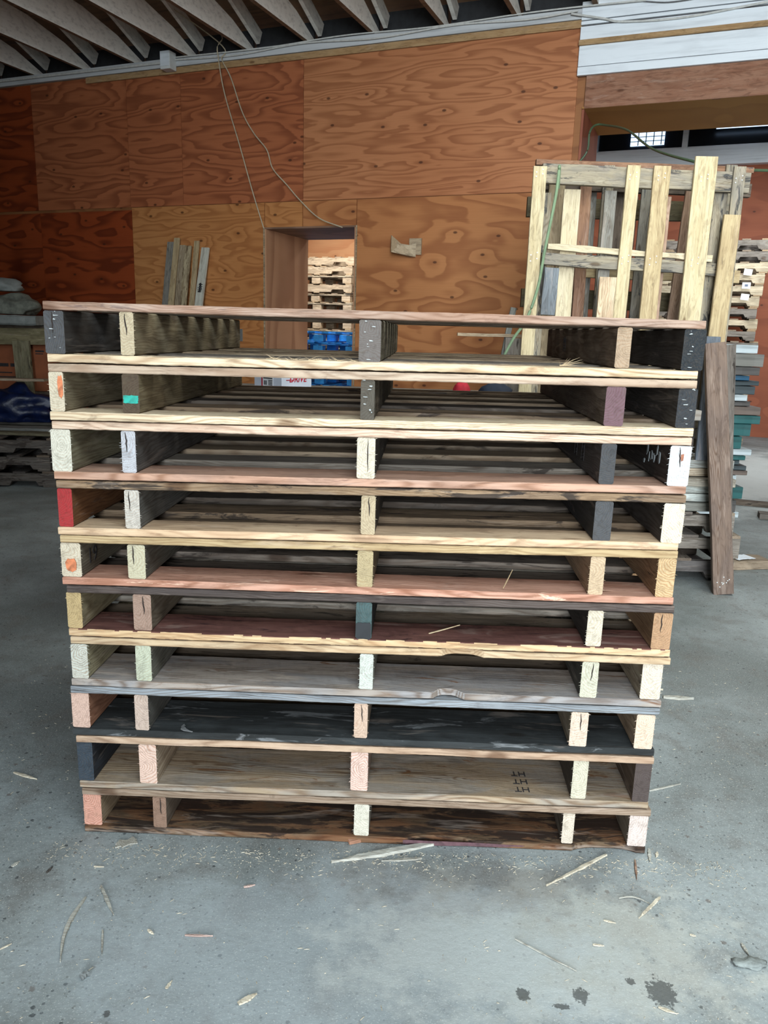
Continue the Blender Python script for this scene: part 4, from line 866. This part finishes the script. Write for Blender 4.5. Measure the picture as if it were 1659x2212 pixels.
v = [(-0.13, -0.16, 0.03), (-0.13, -0.16, 0.17), (-0.08, -0.05, 0.11), (0.0, -0.02, 0.10), (0.05, -0.02, 0.13), (0.05, -0.02, 0.0), (0, -0.02, 0.0)]
v2 = [(x+0.012, y-0.018, z) for x, y, z in v]; n = len(v)
me = me_from(v+v2, [tuple(range(n)), tuple(range(n, 2*n))[::-1]]+[(k, k+n, (k+1) % n+n, (k+1) % n) for k in range(n)]); bm = bmesh.new(); bm.from_mesh(me); bmesh.ops.recalc_face_normals(bm, faces=bm.faces[:]); bm.to_mesh(me); bm.free()
obj('arm', me, pale[1], br)
ou = empty('power_outlet', wpt(-4.335, D0-0.001, 1.20), RZ); tag(ou, 'dark twin power outlet with metal plate low on the plywood wall left of the doorway', 'outlet')
obj('plate', boxes([(-0.045, 0.045, -0.008, 0, -0.06, 0.06)], bevel=0.002), plain('steel_plate', (150, 150, 148), 0.4, 0.05, metal=0.5), ou)
for z_ in (0.028, -0.028): obj('socket', boxes([(-0.018, 0.018, -0.012, -0.008, z_-0.019, z_+0.019)], bevel=0.003), plain('socket_dark', (40, 38, 38), 0.5), ou)
jb = obj('junction_box', boxes([(-0.055, 0.055, -0.10, 0, -0.085, 0.07)], bevel=0.004), painted_wood((214, 216, 214), (150, 152, 150), amt=0.3), None, wpt(-5.03, D0-0.032, 3.725), RZ); tag(jb, 'white square junction box on the beam at the top of the plywood wall', 'junction box')
obj('cover_plate', boxes([(-0.052, 0.052, -0.106, -0.1005, -0.06, 0.068)], bevel=0.002), white, jb)
jb2 = obj('junction_box', boxes([(-0.09, 0.09, -0.06, 0, -0.07, 0.10)], bevel=0.004), white, None, wpt(-0.05, D0-0.042, 3.80), RZ); tag(jb2, 'white junction box on the white boards at the top right', 'junction box')
obj('cover_plate', boxes([(-0.085, 0.085, -0.066, -0.0605, -0.065, 0.095)], bevel=0.002), whited, jb2)
cw = plain('white_cable', (206, 206, 202), 0.6, 0.08, 30); cyl_ = plain('cream_cord', (190, 176, 150), 0.6, 0.08, 30)
def cable(name, pts, rad, mat, label, cat='cable', n=8): 
    p0 = Vector(pts[0]); o = obj(name, tube([Vector(q)-p0 for q in spline(pts, n)], rad, 8), mat, None, p0); tag(o, label, cat); return o
cable('conduit', [wpt(-9, D0-0.045, 3.735), wpt(-7, D0-0.045, 3.732), wpt(-5.1, D0-0.045, 3.725)], 0.011, cw, 'painted conduit running left from the junction box along the wall top', 'conduit')
cable('cable', [wpt(-4.97, D0-0.05, 3.735), wpt(-4.3, D0-0.045, 3.715), wpt(-3.6, D0-0.05, 3.745), wpt(-2.9, D0-0.05, 3.715), wpt(-2.2, D0-0.045, 3.745), wpt(-1.6, D0-0.05, 3.72), wpt(-1.2, D0-0.06, 3.735)], 0.007, cw, 'white cable sagging along the top of the plywood wall, lower of two')
cable('cable', [wpt(-4.97, D0-0.055, 3.755), wpt(-4.0, D0-0.05, 3.745), wpt(-3.2, D0-0.055, 3.765), wpt(-2.4, D0-0.05, 3.75), wpt(-1.6, D0-0.055, 3.765), wpt(-1.0, D0-0.07, 3.755), wpt(-0.7, D0-0.06, 3.75)], 0.006, cw, 'white cable along the top of the plywood wall, upper of two')
cable('cable', [wpt(-1.25, D0-0.06, 3.72), wpt(-1.0, D0-0.06, 3.66), wpt(-0.85, D0-0.055, 3.625), wpt(-0.4, D0-0.05, 3.61), wpt(0.3, D0-0.05, 3.66), wpt(1.2, D0-0.05, 3.70)], 0.008, cw, 'thick white cable crossing down the white boards right of the plywood')
cable('cable', [wpt(-0.72, D0-0.055, 3.748), wpt(-0.5, D0-0.055, 3.72), wpt(-0.1, D0-0.055, 3.74), wpt(0.5, D0-0.055, 3.79)], 0.004, plain('dark_cable', (110, 110, 112)), 'thin grey cable across the upper white boards')
cable('cord', [wpt(-5.2, 6.0, 4.35), (-1.70, 7.88, 3.95), (-1.668, 7.868, 3.756), (-1.604, 7.84, 3.4), (-1.448, 7.775, 2.912), (-1.335, 7.73, 2.542), tuple(wpt(-4.03, D0-0.02, 2.20))], 0.0055, cyl_, 'pale cord hanging straight from the joists to the doorway corner', 'cord')
cable('cord', [wpt(-5.15, 6.1, 4.3), (-1.671, 7.89, 3.84), (-1.627, 7.87, 3.681), (-1.537, 7.83, 3.517), (-1.425, 7.785, 3.214), (-1.311, 7.74, 3.028), (-1.187, 7.69, 2.881), (-1.129, 7.667, 2.719), (-0.992, 7.612, 2.572), (-0.856, 7.558, 2.426), (-0.677, 7.486, 2.272), (-0.457, 7.40, 2.187)], 0.0055, cyl_, 'wavy pale cord wandering down the plywood to the doorway header', 'cord')
cable('black_cord', [wpt(-5.32, DF-0.03, 3.4), wpt(-5.33, DF-0.03, 2.9), wpt(-5.31, DF-0.03, 2.3), wpt(-5.33, DF-0.04, 2.0)], 0.010, plain('black_cord', (40, 32, 44)), 'dark cord hanging on the far plywood wall seen through the doorway', 'cord')
hg = plain('green_hose', (122, 144, 112), 0.45, 0.1, 20); hd = plain('dark_green_hose', (72, 92, 66), 0.5, 0.1, 20)
cable('air_hose', [(0.835, 4.19, 2.01), (0.819, 4.12, 2.10), (0.806, 4.09, 1.956), (0.771, 4.09, 1.695), (0.75, 4.09, 1.516), (0.703, 4.09, 1.356), (0.645, 4.10, 1.26), (0.60, 4.12, 1.16)], 0.0075, hg, 'light green hose hanging in a curve over the left board of the upright pallets', 'hose', 10)
cable('air_hose', [tuple(wpt(-1.14, 6.72, 2.60)), (1.525, 6.62, 2.716), (1.53, 6.60, 2.852), (1.561, 6.55, 2.895), (1.62, 6.45, 2.87), (1.66, 6.0, 2.73), (1.70, 5.5, 2.50), (1.78, 4.95, 2.315), (2.0, 4.9, 2.27), (2.5, 4.95, 2.28)], 0.008, hd, 'dark green hose looped from the opening corner over to the upright pallets', 'hose', 10)

# ------------------------------------------------------------------ left side: rack, sacks, tarp and a dark pile
rk = empty('timber_rack', (-3.35, 7.3, 0)); tag(rk, 'rough timber rack standing against the dark left end of the plywood wall', 'rack')
obj('rail', plank(1.5, 0.145, 0.035, 801, nx=14), wood((150, 138, 96), stain_amt=0.2), rk, (-0.35, -0.15, 1.13), (math.pi/2, math.radians(-1.0), 0))
o = obj('post', plank(1.10, 0.15, 0.035, 802, nx=14), wood((140, 132, 98), stain_amt=0.25), rk, (0.035, -0.19, 0.55), (math.pi/2, math.pi/2-0.03, 0))
obj('post', plank(1.15, 0.12, 0.035, 803, nx=12), wood((140, 132, 98), stain_amt=0.25), rk, (-0.95, 0.5, 0.575), (math.pi/2, math.pi/2, 0))
obj('post', plank(1.15, 0.12, 0.035, 804, nx=12), wood((140, 132, 98), stain_amt=0.25), rk, (0.2, 0.5, 0.575), (math.pi/2, math.pi/2, 0))
obj('shelf', plank(1.35, 0.66, 0.03, 805, nx=12), darkw[2], rk, (-0.40, 0.2, 1.219))
obj('shelf', plank(1.30, 0.60, 0.03, 807, nx=12), darkw[2], rk, (-0.40, 0.2, 0.62))
sty = plain('grey_foam', (132, 136, 134), 0.85, 0.1, 12, bump=0.4)
o = obj('foam_slab', plank(0.85, 0.5, 0.085, 806, 0.012, 0.003, nx=18, chamf=0.015, jag=0.006), sty, None, (-3.56, 7.25, 1.28)); tag(o, 'pale grey foam slab lying on top of the timber rack', 'foam')
blob('sack', (-3.44, 7.22, 1.328), (0.26, 0.2, 0.11), plain('dull_sack', (120, 122, 112), 0.9, 0.2, 14, bump=0.6), 'lumpy grey-green sack on the foam slab', 'sack', 7, 0.25)
blob('foam_block', (-3.52, 7.22, 1.53), (0.20, 0.16, 0.065), sty, 'pale foam block resting on the lumpy grey-green sack', 'foam', 9, 0.2)
blob('white_bag', (-3.66, 7.25, 1.60), (0.10, 0.1, 0.16), plain('white_bag', (150, 152, 150), 0.7, 0.05, 9), 'white rounded bag on top of the foam block at the left edge', 'bag', 4, 0.1)
tv = obj('cable_reel', tube([(-0.04, 0, 0), (0.04, 0, 0)], 0.05, 16), plain('pale_plastic', (190, 196, 196), 0.5), None, (-3.62, 7.27, 1.93)); tag(tv, 'small pale round reel at the far left edge above the bags', 'reel')
obj('pin', tube([(-0.05, 0, 0), (0.05, 0, 0)], 0.018, 10), darkw[1], tv)
cb = obj('cardboard_carton', boxes([(-0.45, 0.1, 0, 0.35, 0, 0.44)], bevel=0.006), plain('brown_card', (140, 78, 46), 0.8, 0.08, 8), None, (-3.25, 7.25, 0.637)); tag(cb, 'brown cardboard carton with black print under the rack shelf', 'carton')
obj('print', boxes([(-0.42, -0.28, -0.004, 0, 0.22, 0.25), (-0.26, -0.20, -0.004, 0, 0.22, 0.25), (-0.42, -0.25, -0.004, 0, 0.16, 0.17), (-0.42, -0.22, -0.004, 0, 0.12, 0.13), (-0.02, 0.06, -0.004, 0, 0.36, 0.375), (-0.02, 0.05, -0.004, 0, 0.34, 0.348)]), ink, cb)
blob('blue_tarp', (-3.22, 6.62, 0.437), (0.34, 0.15, 0.17), plain('blue_tarp', (8, 24, 62), 0.45, 0.2, 12, bump=0.8), 'crumpled dark blue tarp on the dark pallet pile at the left', 'tarp', 3, 0.35, 4)
thing_plank('board', 0.42, 0.10, 0.02, pale[3], (-3.10, 6.56, 0.79), (0, 0, 0.05), 'pale short board lying on the crumpled blue tarp', 'board', None, 820, nx=8)
E1 = block_runner_pallet('pallet', 1.2, 1.0, darkw, 15)
stack([E1, E1, E1], 3, (-3.22, 6.36, 0.0005), 0.12, lambda i, n: ['dark pallet lying on the floor at the left, lowest of three', 'dark pallet at the left, middle of three', 'dark pallet at the left, topmost of three under loose boards'][i], None, 0.1295, 12, 0.05)
for i, (z_, yy, w_, dx, c, nm) in enumerate([(0.390, 6.12, 0.13, 0.0, (120, 112, 84), 'olive'), (0.390, 6.34, 0.15, 0.05, (140, 140, 136), 'light grey'), (0.390, 6.62, 0.12, -0.03, (110, 104, 84), 'brown'), (0.413, 6.22, 0.16, 0.10, (130, 132, 130), 'silvery'), (0.413, 6.55, 0.10, 0.0, (96, 92, 84), 'dark')]):
    thing_plank('board', 1.15, w_, 0.0215, wood(c, seed=i*.1), (-3.2+dx, yy, z_+0.0115), (0, 0, 0.03*(i-2)), '%s loose board lying on the dark pallet pile at the left' % nm, 'board', None, 830+i, nx=10)
blob('wood_lump', (-3.02, 5.66, 0.001), (0.06, 0.09, 0.07), wood((150, 134, 100)), 'pale broken wood lump on the floor at the left edge below the pile', 'wood lump', 8, 0.5, 2)

# ------------------------------------------------------------------ litter on the concrete
lt = wood((216, 204, 178), (190, 178, 154), stain_amt=0.1, ring=0.3); gt = wood((186, 184, 172), (160, 160, 150), stain_amt=0.1, ring=0.3); pkc = wood((228, 190, 176), stain_amt=0.0, ring=0.3)
Z = 0.001
L_ = [((0.151, 1.721), (-0.103, 1.639), .020, .006, gt, 'splinter', 'broad grey splintered slat on the floor right under the middle of the stack'),
 ((0.12, 1.665), (0.02, 1.650), .010, .003, gt, 'splinter', 'small grey sliver beside the broad splintered slat'),
 ((0.588, 1.700), (0.412, 1.580), .009, .004, lt, 'splinter', 'long pale splinter pointing at the lower right corner of the stack'),
 ((-0.650, 1.497), (-0.631, 1.313), .010, .003, gt, 'splinter', 'long curved greenish-grey splinter at the lower left of the floor'),
 ((-0.629, 1.535), (-0.569, 1.446), .008, .003, gt, 'splinter', 'short grey splinter right of the long curved one'),
 ((-0.577, 1.402), (-0.554, 1.334), .005, .002, gt, 'splinter', 'thin faint splinter below the short grey one'),
 ((-0.398, 1.394), (-0.338, 1.394), .005, .003, pkc, 'splinter', 'small pinkish-white splinter lying level on the open floor'),
 ((-0.481, 1.406), (-0.465, 1.394), .007, .003, lt, 'chip', 'tiny tan chip left of the pinkish-white splinter'),
 ((0.673, 1.553), (0.602, 1.484), .008, .004, lt, 'splinter', 'pointed tan splinter on the right part of the floor'),
 ((0.575, 1.546), (0.643, 1.529), .003, .002, gt, 'splinter', 'thin bowed fibre left of the pointed tan splinter'),
 ((0.655, 1.682), (0.637, 1.611), .006, .003, wood((168, 128, 104)), 'splinter', 'brown stick just below the right corner of the stack'),
 ((0.705, 1.728), (0.690, 1.675), .010, .003, gt, 'splinter', 'grey sliver at the right corner of the stack'),
 ((0.722, 1.715), (0.712, 1.695), .008, .003, lt, 'chip', 'curled chip right of the grey sliver at the stack corner'),
 ((0.311, 1.412), (0.425, 1.330), .004, .002, gt, 'splinter', 'long thin grey splinter above the oily spots'),
 ((0.477, 1.403), (0.501, 1.400), .006, .002, lt, 'chip', 'small flat chip above the oily spots'),
 ((0.804, 1.418), (0.805, 1.387), .008, .003, gt, 'splinter', 'short splinter above the flat stone at the right'),
 ((0.566, 1.249), (0.597, 1.234), .007, .002, lt, 'splinter', 'pale splinter under the largest oily spot'),
 ((0.791, 1.988), (0.897, 2.029), .006, .003, gt, 'splinter', 'thin splinter jutting right from beside the stack'),
 ((-1.045, 1.984), (-0.964, 1.953), .010, .003, lt, 'bark', 'frayed bark strip on the floor left of the stack'),
 ((-0.252, 1.227), (-0.220, 1.251), .014, .003, lt, 'chip', 'light broad chip near the lower edge, left of centre'),
 ((-0.400, 1.257), (-0.393, 1.276), .007, .002, lt, 'chip', 'small tan chip near the lower left of the floor'),
 ((-0.863, 1.591), (-0.853, 1.610), .010, .002, gt, 'chip', 'grey chip at the far left of the floor'),
 ((-0.772, 1.573), (-0.766, 1.594), .006, .003, wood((86, 80, 76)), 'chip', 'dark chip left of the short grey splinter'),
 ((-0.768, 1.341), (-0.751, 1.357), .004, .002, lt, 'splinter', 'tiny splinter touching the left edge of the floor'),
 ((-0.670, 1.600), (-0.645, 1.599), .004, .002, lt, 'splinter', 'tiny pale splinter below the left corner of the stack'),
 ((1.039, 2.589), (1.148, 2.582), .022, .008, gt, 'stick', 'flat stick on the floor right of the stack at mid height'),
 ((1.00, 2.66), (1.06, 2.65), .012, .006, lt, 'chip', 'pale chip behind the flat stick right of the stack'),
 ((-1.10, 2.75), (-1.02, 2.72), .012, .004, wood((70, 70, 70)), 'chip', 'dark sliver on the floor left of the stack'),
 ((0.52, 1.475), (0.545, 1.467), .005, .002, lt, 'chip', 'little chip below the bowed fibre'),
 ((0.70, 1.44), (0.712, 1.436), .006, .002, lt, 'chip', 'little pale chip between the tan splinter and the stone'),
 ((-0.30, 1.545), (-0.275, 1.553), .006, .003, pkc, 'chip', 'small whitish chip on the floor in front of the left half')]
for i, (a, b, w_, th, m, nm, lab) in enumerate(L_):
    cat = 'splinter' if nm in ('splinter', 'stick', 'bark') else 'chip'
    sliver({'chip': 'wood_chip', 'bark': 'bark_strip'}.get(nm, nm), (a[0], a[1], Z), (b[0], b[1], Z), w_, th, m, lab, cat, seed=i, bend={3: 0.014, 9: -0.012}.get(i, 0.0))
ob = obj('wood_block', boxes([(-0.018, 0.018, -0.008, 0.008, 0, 0.010)], bevel=0.002), wood((214, 150, 116)), None, (-0.048, 1.722, 0.0005), (0, 0, 0.35)); tag(ob, 'small salmon wood block against the foot of the stack', 'wood chip')
blob('flat_stone', (0.796, 1.362, 0.0005), (0.031, 0.016, 0.006), plain('stone', (134, 140, 138), 0.9, 0.1, 60, bump=0.3), 'flat pale grey stone at the right edge of the floor', 'stone', 6, 0.35, 3)
sn = obj('pebble', plank(0.018, 0.013, 0.009, 902, 0.003, 0.0, nx=6, chamf=0.003), plain('stone_dark', (128, 132, 132), 0.9, 0.2, 60, bump=0.5), None, (-0.568, 1.28, 0.0055), (0, 0, 0.8)); tag(sn, 'small grey pebble at the lower left of the floor', 'stone')
lf = patch_mesh(0.055, 0.028, 31, 22, 0.35, 0.0015)
o = obj('bark_flake', lf, gt, None, (-0.62, 1.690, 0.0025), (0, 0, 0)); o.rotation_euler = (Matrix.Rotation(0.45, 3, 'Z') @ Matrix.Rotation(math.pi/2, 3, 'Y') @ Matrix.Rotation(math.pi/2, 3, 'X')).to_euler(); tag(o, 'ragged grey-green bark flake below the left end of the stack', 'bark')
# sawdust crumbs nobody could count
vs_, fs_ = [], []; rg = random.Random(77)
for q in range(2600):
    if rg.random() < 0.35: x, y = rg.uniform(-0.8, 0.9), 1.66+abs(rg.gauss(0, 1))*-0.05+0.03
    else: x, y = rg.uniform(-1.3, 1.4), rg.uniform(1.15, 2.9)
    if -0.76 < x < 0.71 and 1.71 < y < 2.8: continue
    ln = rg.choice((0.001, 0.0015, 0.002, 0.003, 0.006)); a_ = rg.uniform(0, 3.14); w_ = rg.uniform(0.0004, 0.0010); c_, s_ = math.cos(a_)*ln, math.sin(a_)*ln
    nx_, ny_ = -math.sin(a_)*w_, math.cos(a_)*w_; b0 = len(vs_)
    vs_ += [(x-c_-nx_, y-s_-ny_, 0.0004), (x+c_-nx_, y+s_-ny_, 0.0004), (x+c_+nx_, y+s_+ny_, 0.0004), (x-c_+nx_, y-s_+ny_, 0.0004), (x, y, 0.0004+w_*1.4)]
    fs_ += [(b0, b0+1, b0+4), (b0+1, b0+2, b0+4), (b0+2, b0+3, b0+4), (b0+3, b0, b0+4), (b0+3, b0+2, b0+1, b0)]
o = obj('sawdust', me_from(vs_, fs_), lt, None, (0, 0, 0)); tag(o, 'fine pale sawdust and fibre crumbs strewn over the concrete around the stack', 'sawdust', kind='stuff')
